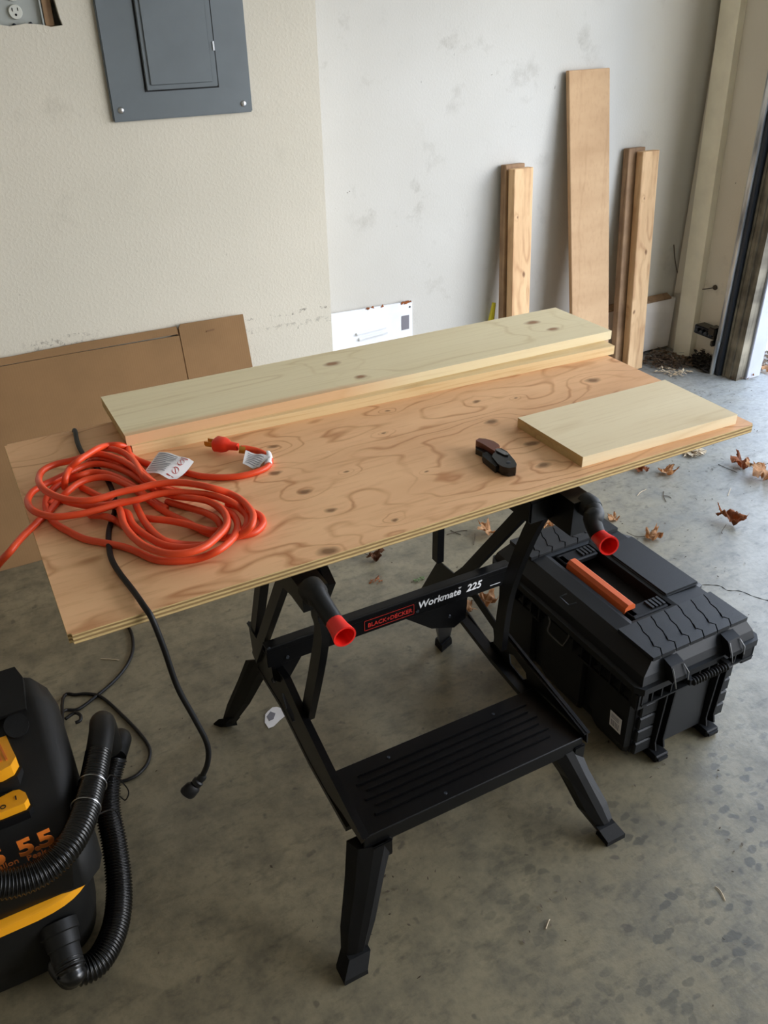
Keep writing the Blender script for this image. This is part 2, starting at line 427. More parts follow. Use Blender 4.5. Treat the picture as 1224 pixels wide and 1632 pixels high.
# ------------------------------------------------------------------ the garage
YB, YR, XW = 1.63, 1.90, 3.00        # left wall plane, recessed wall plane, door wall plane
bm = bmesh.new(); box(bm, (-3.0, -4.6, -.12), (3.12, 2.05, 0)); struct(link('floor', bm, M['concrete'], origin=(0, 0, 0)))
bm = bmesh.new(); box(bm, (3.12, -9, -.12), (14, 7, -.01)); struct(link('floor_driveway', bm, M['stone'], origin=(0, 0, 0)))
bm = bmesh.new(); box(bm, (-3.0, -4.6, 2.55), (3.12, 2.05, 2.65)); struct(link('ceiling', bm, M['ceiling'], origin=(0, 0, 0)))
# left stretch of the back wall, with the broken-out hole for the receptacle
h0 = pick(97, 38, 'y', YB)
bm = bmesh.new()
hole = [(.215, 1.432), (.25, 1.436), (.29, 1.428), (.33, 1.433), (.365, 1.430), (.388, 1.424), (h0.x+.004, 1.427), (h0.x, 1.445), (h0.x-.004, 1.48), (h0.x+.001, 1.53), (h0.x-.002, 1.60), (.30, 1.603), (.21, 1.60), (.212, 1.5)]
plate(bm, [(-3.0, YB, 0), (1.115, YB, 0), (1.115, YB, 2.55), (-3.0, YB, 2.55)], [[(x, YB, z) for x, z in hole]], (0, .016, 0))
struct(link('wall_back_left', bm, M['wall'], origin=(0, YB, 0)))
bm = bmesh.new(); box(bm, (1.099, YB+.016, 0), (1.115, YR, 2.55)); box(bm, (-3.0, YB+.12, 0), (1.099, YB+.13, 2.55))
struct(link('wall_return', bm, M['wall'], origin=(0, YB, 0)))
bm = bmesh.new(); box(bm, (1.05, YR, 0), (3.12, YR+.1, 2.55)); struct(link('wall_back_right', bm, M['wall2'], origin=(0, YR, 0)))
bm = bmesh.new(); box(bm, (XW, 1.50, 0), (XW+.12, YR, 2.55)); box(bm, (XW, -3.4, 2.13), (XW+.12, 1.5, 2.55)); box(bm, (XW, -4.6, 0), (XW+.12, -3.4, 2.55))
struct(link('wall_right', bm, M['wall3'], origin=(0, 0, 0)))
bm = bmesh.new(); box(bm, (-3.1, -4.6, 0), (-3.0, 2.0, 2.55)); struct(link('wall_left', bm, M['wall'], origin=(0, 0, 0)))
bm = bmesh.new(); box(bm, (-3.0, -4.7, 0), (3.12, -4.6, 2.55)); struct(link('wall_front', bm, M['wall'], origin=(0, 0, 0)))
# crack in the slab
bm = bmesh.new()
cr = [pick(x, y, 'z', .0006) for x, y in ((1105, 932), (1130, 932), (1148, 934), (1160, 941), (1180, 942), (1200, 950), (1224, 957), (1250, 962))]
tube(bm, catmull(cr, 5), lambda i, n: .0008+.0005*math.sin(i*1.7), 5); struct(link('trim_5', bm, M['dark']))
# door jamb, white reveal, beige corner board, second strip
bm = bmesh.new(); box(bm, (2.95, 1.42, 0), (3.0, 1.50, 2.13)); box(bm, (2.944, 1.452, 0), (2.95, 1.470, 2.13)); box(bm, (2.946, 1.486, 0), (2.95, 1.497, 2.13)); struct(link('trim_1', bm, M['jambwood']))
bm = bmesh.new(); box(bm, (3.0, 1.408, 0), (3.085, 1.50, 2.13)); bev(bm, .003, 1); struct(link('trim_2', bm, M['white_paint']))
bm = bmesh.new()
px_ = 2.966; a_, b_, c_, d_ = pick(1098, 567, 'x', px_), pick(1072, 567, 'x', px_), pick(1149, 0, 'x', px_), pick(1181, 0, 'x', px_)
k_ = (2.3-c_.z)/(c_.z-b_.z)
prism(bm, [(px_, a_.y, 0), (px_, b_.y, 0), (px_, c_.y+(c_.y-b_.y)*k_, 2.3), (px_, d_.y+(d_.y-a_.y)*k_, 2.3)], (.034, 0, 0)); bev(bm, .004)
struct(link('trim_3', bm, M['beige_paint']))
bm = bmesh.new(); box(bm, (2.985, 1.80, 0.27), (3.0, 1.885, 2.5)); struct(link('trim_4', bm, M['wall3']))
# outside: white neighbour-side return wall and dropped leaves
bm = bmesh.new(); box(bm, (3.12, 1.72, -.01), (3.75, 1.9, 2.7)); struct(link('wall_outside', bm, M['white_paint']))
# ------------------------------------------------------------------ garage door track
tr = thing('garage_door_track', (2.94, 1.52, 0), 'galvanised vertical garage door track screwed beside the weathered jamb', 'track')
bm = bmesh.new(); prism(bm, [(2.918, 1.527, 0.15), (2.925, 1.545, .15), (2.93, 1.565, 2.1), (2.922, 1.548, 2.1)], (.004, .002, 0))
box(bm, (2.914, 1.518, .15), (2.934, 1.538, 2.1)); bev(bm, .002, 1); link('track_face', bm, M['galv'], tr)
newbox('track_channel', (2.925, 1.500, 0), (2.952, 1.518, 2.1), M['dark_steel'], tr, .002)
bm = bmesh.new(); box(bm, (2.948, 1.515, 0), (2.956, 1.55, 2.1)); link('track_back', bm, M['dark_steel'], tr)
bm = bmesh.new(); tube(bm, [(2.925, 1.535, 0.0), (2.922, 1.530, .16)], .012, 10); lab(link('pipe_end', bm, M['galv'], tr, True), 'short grey pipe below the bracket')
br = thing('roller_bracket', (2.95, 1.61, .13), 'dusty black bracket with cobwebs reaching from corner to door track', 'bracket')
bm = bmesh.new(); box(bm, (2.93, 1.56, .145), (2.99, 1.685, .185)); box(bm, (2.91, 1.55, .17), (2.96, 1.59, .205)); box(bm, (2.905, 1.545, .125), (2.945, 1.562, .15))
bev(bm, .004); link('bracket_arm', bm, M['gloss'], br)
bm = bmesh.new()
for i in range(4): lathe(bm, (2.925, 1.58+.027*i, .165), (-1, 0, 0), [(0, .009), (.008, .009), (.010, .006)], 10)
link('bolts', bm, M['dark_steel'], br, True)
# low voltage wire on the corner wall
bm = bmesh.new()
pw = [pick(1074, 390, 'y', YR-.004), pick(1076, 415, 'y', YR-.012), pick(1080, 435, 'y', YR-.012), pick(1087, 449, 'y', YR-.01)]
tube(bm, catmull(pw, 6), .0022, 6); tag(link('door_sensor_wire', bm, M['twig'], None, True), 'thin dark wire stapled on the wall left of the beige post', 'wire', 'thin wires near the post')
bm = bmesh.new()
pw = [(2.995, 1.765, .312), (2.99, 1.72, .325), (2.99, 1.668, .345)]
tube(bm, catmull(pw, 6), .0022, 6); lathe(bm, (2.998, 1.668, .345), (-1, 0, 0), [(0, .012), (.006, .010)], 10)
tag(link('door_sensor_wire', bm, M['twig'], None, True), 'short wire ending in a dark blob right of the beige post', 'wire', 'thin wires near the post')
# ------------------------------------------------------------------ electrical panel
P0 = pick(180.2, 193.9, 'y', YB); P1 = pick(400.8, 178.5, 'y', YB)
px0, px1, pz = P0.x, P1.x, (P0.z+P1.z)/2
ep = thing('electrical_panel', ((px0+px1)/2, YB, pz), 'slate grey breaker panel set in the textured wall', 'electrical panel')
bm = bmesh.new(); box(bm, (px0, YB-.012, pz), (px1, YB-.0005, pz+.66)); bev(bm, .003); link('cover', bm, M['panel'], ep)
d0 = pick(233.4, 144.1, 'y', YB-.012); d1 = pick(346.6, 137.3, 'y', YB-.012)
bm = bmesh.new(); box(bm, (d0.x-.004, YB-.0135, d0.z-.004), (d1.x+.004, YB-.0118, pz+.604)); link('door_gap', bm, M['dark'], ep)
bm = bmesh.new(); box(bm, (d0.x, YB-.019, d0.z), (d1.x, YB-.0125, pz+.60)); bev(bm, .002)
dr = link('door', bm, M['panel'], ep)
i0 = pick(240, 136.6, 'y', YB-.02); i1 = pick(339.7, 131.4, 'y', YB-.02)
bm = bmesh.new(); box(bm, (i0.x, YB-.0225, i0.z), (i1.x, YB-.0185, pz+.585)); bev(bm, .003, 3); link('raised_field', bm, M['panel'], dr, True)
lp = pick(340, 73, 'y', YB-.02)
bm = bmesh.new(); box(bm, (lp.x-.002, YB-.0215, lp.z-.011), (lp.x+.0025, YB-.018, lp.z+.011)); link('latch', bm, M['white_metal'], dr)
for (sx, sz) in ((192.9, 176), (388, 165)):
    q = pick(sx, sz, 'y', YB-.012)
    for dz in (0, .60):
        bm = bmesh.new(); lathe(bm, (q.x, YB-.011, q.z+dz), (0, -1, 0), [(0, .0085), (.002, .0085), (.005, .006), (.006, .001)], 16)
        link('screw', bm, M['chrome'], ep, True)
# ------------------------------------------------------------------ receptacle in the broken hole
oc = pick(24, 19, 'y', YB+.03)
rc = thing('wall_outlet', (oc.x, YB+.03, oc.z), 'bare electrical outlet in a grey box inside a broken wall hole', 'outlet')
newbox('box_plate', (.20, YB+.030, 1.415), (.375, YB+.034, 1.61), M['boxgrey'], rc)
newbox('box_side', (.372, YB+.018, 1.41), (.376, YB+.10, 1.61), M['boxgrey'], rc)
for dz in (0.0, .039):
    bm = bmesh.new(); lathe(bm, (oc.x, YB+.031, oc.z+dz), (0, -1, 0), [(0, .0165), (.006, .0165), (.008, .0150)], 28)
    f = link('receptacle_face', bm, M['outlet'], rc, True)
    bm = bmesh.new()
    box(bm, (oc.x-.0075, YB+.0222, oc.z+dz+.001), (oc.x-.0055, YB+.0228, oc.z+dz+.009)); box(bm, (oc.x+.0055, YB+.0222, oc.z+dz+.002), (oc.x+.0075, YB+.0228, oc.z+dz+.009))
    lathe(bm, (oc.x, YB+.0228, oc.z+dz-.006), (0, -1, 0), [(0, .0028), (.0006, .0028)], 10)
    link('slots', bm, M['dark'], f)
for (sx, sz) in ((.345, 1.432), (.305, oc.z-.028)):
    bm = bmesh.new(); lathe(bm, (sx, YB+.030, sz), (0, -1, 0), [(0, .004), (.003, .004), (.004, .002)], 10); link('screw', bm, M['dark_steel'], rc, True)
bm = bmesh.new(); box(bm, (.379, YB+.02, 1.2), (.40, YB+.115, 1.9)); tag(link('wall_stud', bm, M['stud_gray']), 'edge of a wooden stud showing inside the broken wall hole', 'stud')
# ------------------------------------------------------------------ cardboard leaning on the left wall
cb = thing('cardboard_sheet', (.1, 1.52, 0), 'big flattened brown cardboard box leaning on the textured wall', 'cardboard')
tilt = V((0, YB-.012-1.50, .618)).normalized(); nrm = V((0, -tilt.z, tilt.y))
def cpt(x, s, off=0): return V((x, 1.50, 0))+tilt*s+nrm*off
TH = .006
bm = bmesh.new()
prism(bm, [cpt(-.85, 0), cpt(.586, 0), cpt(.586, .598), cpt(.25, .6025), cpt(-.05, .6015), cpt(-.4, .603), cpt(-.85, .602)], nrm*TH)
pnl = lab(link('panel', bm, M['card'], cb), 'long left panel of the box')
bm = bmesh.new()
prism(bm, [cpt(-.85, .603, -.002), cpt(.0, .604, -.002), cpt(.584, .603, -.002), cpt(.584, .626, -.004), cpt(.30, .628, -.004), cpt(.1, .624, -.004), cpt(-.2, .629, -.004), cpt(-.85, .626, -.004)], nrm*TH)
link('folded_edge', bm, M['card'], cb)
bm = bmesh.new()
prism(bm, [cpt(.589, 0, -.001), cpt(.812, 0, -.001), cpt(.800, .628, -.001), cpt(.70, .629, -.001), cpt(.596, .631, -.001), cpt(.589, .62, -.001)], nrm*TH)
lab(link('panel', bm, M['card'], cb), 'short right panel of the box')
bm = bmesh.new(); prism(bm, [cpt(.583, 0, -.003), cpt(.592, 0, -.003), cpt(.592, .618, -.003), cpt(.583, .618, -.003)], nrm*.004); link('crease', bm, M['card_d'], cb)
bm = bmesh.new(); prism(bm, [cpt(.672, .593, .005), cpt(.70, .595, .005), cpt(.698, .600, .005), cpt(.674, .598, .005)], nrm*.0015); link('torn_mark', bm, M['card_d'], cb)
# ------------------------------------------------------------------ white louvred cover against the recessed wall
vc = thing('access_cover', (1.42, YR, 0), 'white metal louvred cover standing against the recessed wall', 'metal cover')
yv = YR-.016
bm = bmesh.new(); v0 = pick(532, 500, 'y', yv); v1 = pick(657, 480, 'y', yv)
prism(bm, [(1.13, yv, 0), (v1.x+.005, yv, 0), (v1.x, yv, v1.z), (1.13, yv, v0.z+.002)], (0, .008, 0)); bev(bm, .002, 1); link('sheet', bm, M['white_metal'], vc)
for a, b in (((568, 533), (614, 521)), ((572, 541), (616, 529))):
    A = pick(*a, 'y', yv); B = pick(*b, 'y', yv)
    bm = bmesh.new(); sweep_rect(bm, [A+V((0, -.004, 0)), B+V((0, -.004, 0))], .010, .010, (0, 1, .6)); bev(bm, .003); link('louvre', bm, M['white_metal'], vc, True)
A = pick(640, 504, 'y', yv-.001); B = pick(652, 524, 'y', yv-.001)
bm = bmesh.new(); box(bm, (A.x, yv-.0012, B.z), (B.x, yv-.0004, A.z)); link('label_sticker', bm, M['ink'], vc)
A = pick(653, 489, 'y', yv); bm = bmesh.new(); lathe(bm, (A.x, yv+.0005, A.z), (0, -1, 0), [(0, .0035), (.002, .0035)], 10); link('screw_hole', bm, M['dark'], vc)
bm = bmesh.new()
for i in range(26):
    x = random.uniform(v1.x-.048, v1.x-.006) if i < 20 else random.uniform(1.37, 1.46); s = random.uniform(.003, .007)
    zt = v0.z+(v1.z-v0.z)*(x-v0.x)/(v1.x-v0.x)
    prism(bm, [(x-s, yv-.002, zt+random.uniform(-.008, .001)), (x+s, yv-.002, zt+random.uniform(-.006, .001)), (x+s*.3, yv-.004, zt+s)], (0, .004, 0))
stuff(link('dirt_crumbs', bm, M['leafB'], vc))
# ------------------------------------------------------------------ lumber leaning on the recessed wall
def lean(name, x0, x1, yb, yt, zt, th, mat, dx=0.0, jag=0.0, **k):
    """board standing on the floor: front face from (yb, 0) to (yt, zt)"""
    bm = bmesh.new(); d = V((dx, yt-yb, zt)).normalized(); n = V((0, d.z, -d.y)).normalized()
    prism(bm, [(x0, yb, 0), (x1, yb, 0), (x1+dx, yt, zt), (x0+dx, yt, zt)], n*th)
    zmin = min(v.co.z for v in bm.verts)
    bmesh.ops.translate(bm, verts=bm.verts, vec=(0, 0, -zmin))
    bev(bm, .0025, 1)
    return link(name, bm, mat, **k)
def topx(x, y, yy): return pick(x, y, 'y', yy)
yt = YR-.006
g2 = 'short studs leaning on the recessed wall'
q = [topx(x, 265, 1.862 if i_ == 0 else 1.818) for i_, x in enumerate((806, 815, 826, 854))]
tag(lean('wood_stud', q[3].x-.089-.022, q[3].x-.022, 1.735, 1.818, .908, .038, M['stud'], .012), 'front one of the left pair of short studs, with dark knots', 'stud', g2)
tag(lean('wood_stud', q[0].x-.018, q[0].x+.071, 1.778, 1.861, .918, .034, M['stud_gray'], .018), 'darker rear one of the left pair of short studs', 'stud', g2)
q = [topx(x, 238, 1.862 if i_ == 0 else 1.818) for i_, x in enumerate((1002, 1014, 1017, 1027, 1052))]
tag(lean('wood_stud', q[4].x-.089, q[4].x, 1.735, 1.818, .915, .038, M['stud'], .0), 'front one of the right pair of short studs beside the beige post', 'stud', g2)
tag(lean('wood_stud', q[0].x+.002, q[0].x+.091, 1.778, 1.862, .925, .033, M['stud_gray'], .0), 'rear one of the right pair of short studs, half hidden', 'stud', g2)
ta, tc = topx(906, 111, yt-.02), topx(972, 107, yt-.02)
o = lean('tan_plank', ta.x+.035, tc.x+.035, 1.70, yt-.022, 1.222, .019, M['rough'], -.035)
tag(o, 'tallest rough tan plank leaning alone between the stud pairs', 'plank')
bm = bmesh.new(); box(bm, (2.28, YR-.030, 0.012), (2.985, YR-.010, .248)); bev(bm, .002)
tag(link('white_board', bm, plain('cream_white_board', (236, 226, 214), .6)), 'white board standing on edge low behind the right studs', 'board')
bm = bmesh.new(); prism(bm, [(2.28, YR-.036, .2495), (2.95, YR-.036, .2495), (2.95, YR-.004, .264), (2.28, YR-.004, .264)], (0, 0, .006)); tag(link('dark_strip', bm, M['stud_gray']), 'dark wood strip lying on top of the low white board', 'strip')
q = pick(789, 492, 'y', 1.87)
bm = bmesh.new(); tube(bm, [(q.x, 1.872, .02), (q.x-.012, 1.88, .30), (q.x+.004, 1.885, q.z+.02)], lambda i, n: (.012, .014, .008)[i], 8); tag(link('yellow_strap', bm, M['yellowgreen'], None, True), 'yellow plastic piece behind the left pair of studs', 'strap')
# ------------------------------------------------------------------ plywood and boards
bm = bmesh.new(); box(bm, (0, 0, .785), (1.2192, .6096, PLYZ)); 
vs = [e for e in bm.edges if abs(e.verts[0].co.z-e.verts[1].co.z) > .01]
bmesh.ops.bevel(bm, geom=vs, offset=.005, segments=3, affect='EDGES')
for f in bm.faces:
    f.normal_update(); f.material_index = 0 if abs(f.normal.z) > .5 else 1
tag(link('plywood_sheet', bm, None, origin=(.61, .305, .785), mats=[M['ply'], M['plyedge']]), 'knotty plywood sheet lying as a table top on the black workbench', 'plywood')
def board(name, quad, z0, th, mat, origin, end):
    bm = bmesh.new(); prism(bm, [(x, y, z0) for x, y in quad], (0, 0, th)); bev(bm, .0015, 2)
    for f in bm.faces:
        f.normal_update(); f.material_index = 1 if abs(f.normal.x) > .7 else 0
    return link(name, bm, None, origin=origin, mats=[mat, end])
g = 'long pine boards stacked on the plywood'
tag(board('pine_board', [(.194, .449), (1.235, .399), (1.244, .583), (.203, .633)], PLYZ, .019, M['pine'], (.72, .5, PLYZ), M['pine_end']), 'lower long pine board, mostly covered by the board on it', 'board', g)
tag(board('pine_board', [(.187, .453), (1.256, .436), (1.250, .628), (.187, .647)], PLYZ+.019, .019, M['pine_top'], (.72, .54, PLYZ), M['pine_end']), 'upper long pale pine board with four brown knots, on top of the stack', 'board', g)
tag(board('short_pine_board', [(.842, .028), (1.190, .018), (1.193, .204), (.839, .207)], PLYZ, .019, M['pine_small'], (1.0, .1, PLYZ), M['pine_end']), 'short clean pine board lying alone at the right end of the plywood', 'board')
# ------------------------------------------------------------------ folding knife
kn = thing('folding_knife', tuple(pick(790, 728, 'z', PLYZ)), 'folded utility knife with brown scale and black body on the plywood', 'knife')
def kp(x, y, z): return pick(720+x/8.743, 670+y/8.743, 'z', z)
zt = PLYZ+.017
bm = bmesh.new(); prism(bm, [kp(*p, zt)-Z*.016 for p in ((610, 400), (690, 385), (770, 430), (830, 500), (880, 560), (905, 610), (895, 650), (800, 665), (700, 640), (640, 600), (560, 500))], Z*.016); bev(bm, .003, 3); link('body', bm, M['gloss'], kn, True)
bm = bmesh.new(); prism(bm, [kp(*p, zt)-Z*.013 for p in ((335, 290), (380, 262), (470, 268), (580, 300), (650, 345), (668, 372), (610, 400), (600, 440), (560, 420), (450, 350))], Z*.015); bev(bm, .002, 2); link('handle_scale', bm, M['brown_scale'], kn, True)
bm = bmesh.new(); prism(bm, [kp(*p, zt)-Z*.0165 for p in ((340, 310), (450, 355), (590, 445), (580, 480), (440, 400), (335, 350))], Z*.010); bev(bm, .001, 1); link('liner', bm, M['gloss'], kn)
bm = bmesh.new(); prism(bm, [kp(*p, PLYZ+.013)-Z*.0125 for p in ((425, 455), (490, 430), (640, 560), (660, 620), (610, 640), (440, 500))], Z*.012); bev(bm, .002, 2); link('blade_holder', bm, M['vacp'], kn, True)
bm = bmesh.new(); prism(bm, [kp(*p, zt+.001) for p in ((612, 408), (650, 398), (790, 470), (785, 492), (740, 490), (630, 436))], Z*.0015); link('belt_clip', bm, M['wire'], kn)
bm = bmesh.new(); q = kp(790, 585, zt); lathe(bm, q-Z*.0005, Z, [(0, .004), (.0012, .004), (.0016, .002)], 14); link('pivot_screw', bm, M['dark_steel'], kn, True)
# ------------------------------------------------------------------ orange extension cord
ec = thing('extension_cord', tuple(pick(240, 800, 'z', PLYZ)), 'tangled orange extension cord coiled on the left end of the plywood', 'cord')
def A(x, y, z=.008): return pick(x/5.564, 690+y/5.564, 'z', PLYZ+z)
def B(x, y, z=.008): return pick(180+x/4.708, 700+y/4.708, 'z', PLYZ+z)
RC = .0055
L1, L2, L3, L4 = .0055, .015, .025, .035
strands = [
 # tail off the left side and up through the coil
 [A(-130, 1330, -.06), A(-10, 1160, -.02), A(90, 1050, .004), A(180, 940, .0055), A(280, 840, L1), A(370, 755, L1), A(440, 690, L1), A(520, 600, L1), A(600, 520, L2), A(690, 450, L2), A(780, 412, L2), A(880, 395, L2), A(980, 400, L2), A(1080, 440, L2), A(1190, 500, L2), B(300, 480, L1), B(420, 560, L1), B(560, 625, L1), B(700, 700, L1), B(820, 738, L1), B(930, 730, L1), B(1060, 700, L1), B(1125, 640, L1), B(1110, 580, L1), B(1050, 545, L1), B(960, 500, L1), B(850, 480, L1)],
 # front crossing loop A
 [B(900, 745, L1), B(985, 700, L2), B(1042, 640, L3), B(1048, 560, L3), B(980, 470, L3), B(880, 410, L3), B(750, 368, L4), B(600, 336, L4), B(450, 325, L4), B(300, 342, L4), A(1224, 492, L4), A(1050, 530, L4), A(850, 590, L4), A(700, 602, L4), A(550, 580, L4), A(430, 528, L4), A(360, 465, L4), A(345, 395, L3), A(390, 325, L3), A(500, 275, L3), A(640, 243, L3), A(760, 205, L3), A(850, 188, L3), A(950, 198, L3), A(1080, 245, L3), A(1190, 310, L3), B(280, 312, L3), B(420, 385, L2), B(560, 428, L2), B(690, 455, L2), B(790, 510, L2), B(850, 580, L2), B(860, 650, L2), B(820, 720, L2)],
 # front crossing loop B
 [B(940, 720, L1), B(1000, 650, L2), B(1012, 590, L2), B(975, 540, L2), B(900, 480, L3), B(760, 425, L3), B(600, 403, L3), B(430, 400, L3), B(300, 420, L3), A(1224, 590, L3), A(1060, 625, L3), A(880, 680, L3), A(700, 720, L3), A(500, 742, L3), A(370, 722, L3), A(285, 680, L3), A(245, 610, L2), A(280, 530, L2), A(370, 470, L2), A(500, 408, L2), A(620, 350, L2), A(740, 295, L2), A(860, 275, L2), A(1000, 298, L2), A(1130, 350, L2), A(1210, 395, L2), B(330, 395, L1)],
 # inner oval on the right
 [A(1010, 640, L1), A(1055, 665, L2), B(62, 560, L3), B(80, 630, L3), B(130, 710, L3), B(220, 790, L3), B(340, 842, L3), B(450, 860, L3), B(580, 848, L3), B(700, 800, L3), B(800, 715, L3), B(850, 650, L3), B(852, 580, L3), B(800, 510, L3), B(700, 460, L3), B(580, 440, L3), B(450, 425, L2), B(330, 390, L1)],
 # big outer sweep
 [A(700, 380, L1), A(570, 425, L1), A(485, 480, L1), A(425, 560, L1), A(408, 650, L1), A(440, 740, L1), A(500, 810, L1), A(600, 870, L1), A(750, 940, L1), A(950, 980, L1), A(1100, 1012, L1), A(1224, 1060, L1), B(320, 905, L1), B(480, 915, L1), B(640, 895, L1), B(780, 840, L2), B(880, 765, L2), B(928, 690, L2), B(932, 620, L2), B(890, 560, L2), B(800, 510, L1)],
 [A(1060, 700, L1), B(110, 555, L2), B(150, 640, L2), B(230, 710, L2), B(340, 775, L2), B(450, 808, L2), B(600, 812, L2), B(710, 785, L2), B(800, 700, L2), B(850, 640, L1)],
 # strand to the tag and its top arcs
 [A(575, 490, L1), A(580, 400, L3), A(615, 320, L3), A(690, 250, L4), A(770, 195, L4), A(860, 140, L4), A(950, 112, L3), A(1050, 107, L3), A(1130, 130, L2), B(120, 105, L2), B(170, 148, L1), B(240, 178, L1), B(330, 210, L1), B(430, 238, L1), B(530, 247, L1), B(650, 275, L1), B(800, 286, L1), B(950, 277, L1), B(1080, 245, L1), B(1160, 205, L1), B(1178, 150, L1), B(1110, 98, .009), B(1010, 72, .013), B(960, 70, .015)],
 [A(700, 330, L1), A(820, 240, L1), A(900, 230, L2), A(960, 240, L2), A(1080, 290, L2), A(1180, 370, L1), B(240, 330, L1), B(420, 375, L1), B(560, 405, L1)],
 [A(830, 160, L2), A(930, 140, L2), A(1020, 148, L3), A(1110, 185, L3), A(1190, 262, L3), B(230, 290, L3), B(330, 370, L1)],
 [A(1000, 118, L1), A(1090, 150, L1), A(1180, 240, L2), B(215, 240, L2), B(300, 320, L2), B(380, 380, L1)],
 [B(170, 480, L1), B(195, 540, L2), B(245, 630, L2), B(320, 715, L2), B(400, 765, L2), B(540, 790, L1), B(700, 795, L1)],
 [B(230, 590, L1), B(300, 600, L2), B(420, 612, L2), B(560, 640, L2), B(700, 680, L2), B(800, 690, L1)],
 [B(400, 470, L1), B(560, 512, L1), B(700, 555, L2), B(780, 602, L2), B(815, 670, L1)],
 [A(600, 420, L1), A(700, 380, L2), A(800, 350, L2), A(900, 352, L2), A(1020, 385, L2), A(1150, 450, L2), B(280, 450, L1), B(400, 520, L1)],
 [A(440, 640, L1), A(500, 590, L1), A(560, 600, L1), A(650, 625, L2), A(800, 650, L2), A(950, 640, L2), A(1100, 605, L1)],
 [A(800, 730, L1), A(950, 745, L2), A(1040, 790, L1), B(100, 660, L1), B(180, 690, L1), B(300, 720, L1)],
 [A(720, 480, L1), A(800, 520, L1), A(880, 560, L1), A(1000, 600, L1)],
]
bm = bmesh.new()
for s in strands: tube(bm, catmull(s, 6), RC, 9)
link('cord', bm, M['cord_o'], ec, 'all')
# plug
def Tg(x, y, z): return pick(220+x/5.1, 680+y/5.1, 'z', PLYZ+z)
pa, pb = Tg(745, 155, .016), Tg(612, 135, .016); pd = (pb-pa).normalized()
bm = bmesh.new(); sd = Z.cross(pd).normalized()
rings = []
for d, w, h in ((-.016, .0055, .006), (0, .007, .007), (.004, .0105, .010), (.012, .013, .012), (.026, .014, .012), (.029, .012, .010)):
    c = pa+pd*d
    rings.append([c+sd*w*math.copysign(abs(math.cos(a))**.6, math.cos(a))+Z*h*math.copysign(abs(math.sin(a))**.6, math.sin(a)) for a in [2*math.pi*k/20 for k in range(20)]])
loft(bm, rings); plg = link('plug', bm, M['cord_r'], ec, True)
for s, dz in ((.0065, .004), (-.0065, .004)):
    bm = bmesh.new(); c = pa+pd*.028+sd*s+Z*dz*.3
    sweep_rect(bm, [c, c+pd*.018], .0016, .0065, sd); link('prong', bm, M['brass'], plg)
bm = bmesh.new(); c = pa+pd*.028-Z*.006; tube(bm, [c, c+pd*.020], .0024, 8); lab(link('prong', bm, M['brass'], plg, True), 'round ground pin')
bm = bmesh.new(); c = Tg(820, 185, .014); tube(bm, [c, Tg(870, 190, .012)], .0068, 12); lab(link('collar', bm, M['brass'], ec, True), 'shiny translucent collar behind the plug')
def sheet(bm, c, nx=8, ny=6, bend=.004, seed=0):
    a, b, cc, d = [V(p) for p in c]; g = []
    for j in range(ny+1):
        row = []
        for i in range(nx+1):
            u, v = i/nx, j/ny
            p = a.lerp(b, u).lerp(d.lerp(cc, u), v)
            p = p+Z*(bend*math.sin(u*math.pi)+.003*math.sin(u*9+v*4+seed)*u)
            row.append(bm.verts.new(p))
        g.append(row)
    for j in range(ny):
        for i in range(nx): bm.faces.new((g[j][i], g[j][i+1], g[j+1][i+1], g[j+1][i]))
    return lambda u, v, h=.0006: (a.lerp(b, u).lerp(d.lerp(cc, u), v)+Z*(bend*math.sin(u*math.pi)+.003*math.sin(u*9+v*4+seed)*u+h))
def strip(bm, f, u0, v0, u1, v1, w):
    n = 6; r = []
    for i in range(n+1):
        s = i/n; u = u0+(u1-u0)*s; v = v0+(v1-v0)*s
        r.append((bm.verts.new(f(u, v-w)), bm.verts.new(f(u, v+w))))
    for p, q in zip(r, r[1:]): bm.faces.new((p[0], q[0], q[1], p[1]))
bm = bmesh.new(); f1 = sheet(bm, [Tg(170, 205, .020), Tg(455, 290, .017), Tg(300, 440, .016), Tg(45, 375, .016)], bend=.005)
t1 = lab(link('warning_tag', bm, M['paper'], ec, 'all'), 'large white printed warning tag round the cord')
bm = bmesh.new()
for i in range(11):
    v = .08+i*.082
    u0 = .05; u1 = .62-.06*random.random() if i not in (4, 10) else .4
    strip(bm, f1, u0, v, u1, v, .013)
stuff(link('small_print', bm, M['ink'], t1))
bm = bmesh.new()
for (u, v) in ((.78, .28), (.80, .62)):
    pts = [(u+.075*math.cos(a), v+.115*math.sin(a)) for a in [2*math.pi*k/16 for k in range(17)]]
    for (p, q) in zip(pts, pts[1:]): strip(bm, f1, p[0], p[1], q[0], q[1], .014)
    strip(bm, f1, u-.05, v-.07, u+.05, v+.07, .014)
strip(bm, f1, .68, .08, .88, .08, .018); strip(bm, f1, .68, .88, .88, .88, .018)
link('prohibition_symbols', bm, M['red_txt'], t1)
bm = bmesh.new(); f2 = sheet(bm, [Tg(875, 190, .018), Tg(1075, 232, .016), Tg(985, 338, .010), Tg(850, 298, .010)], bend=-.003, seed=2)
t2 = lab(link('warning_tag', bm, M['paper'], ec, 'all'), 'small crumpled white tag beside the plug')
bm = bmesh.new()
for i in range(6): strip(bm, f2, .12, .16+i*.13, .85-.1*random.random(), .16+i*.13, .018)
stuff(link('small_print', bm, M['ink'], t2))
bm = bmesh.new(); c0, c1 = Tg(1058, 225, .006), Tg(1064, 310, .006)
tube(bm, catmull([Tg(1052, 222, .006), Tg(1064, 262, .006), Tg(1058, 312, .006)], 4), RC+.0012, 12); lab(link('clear_tape', bm, M['paper'], ec, True), 'pale tape holding the small tag')
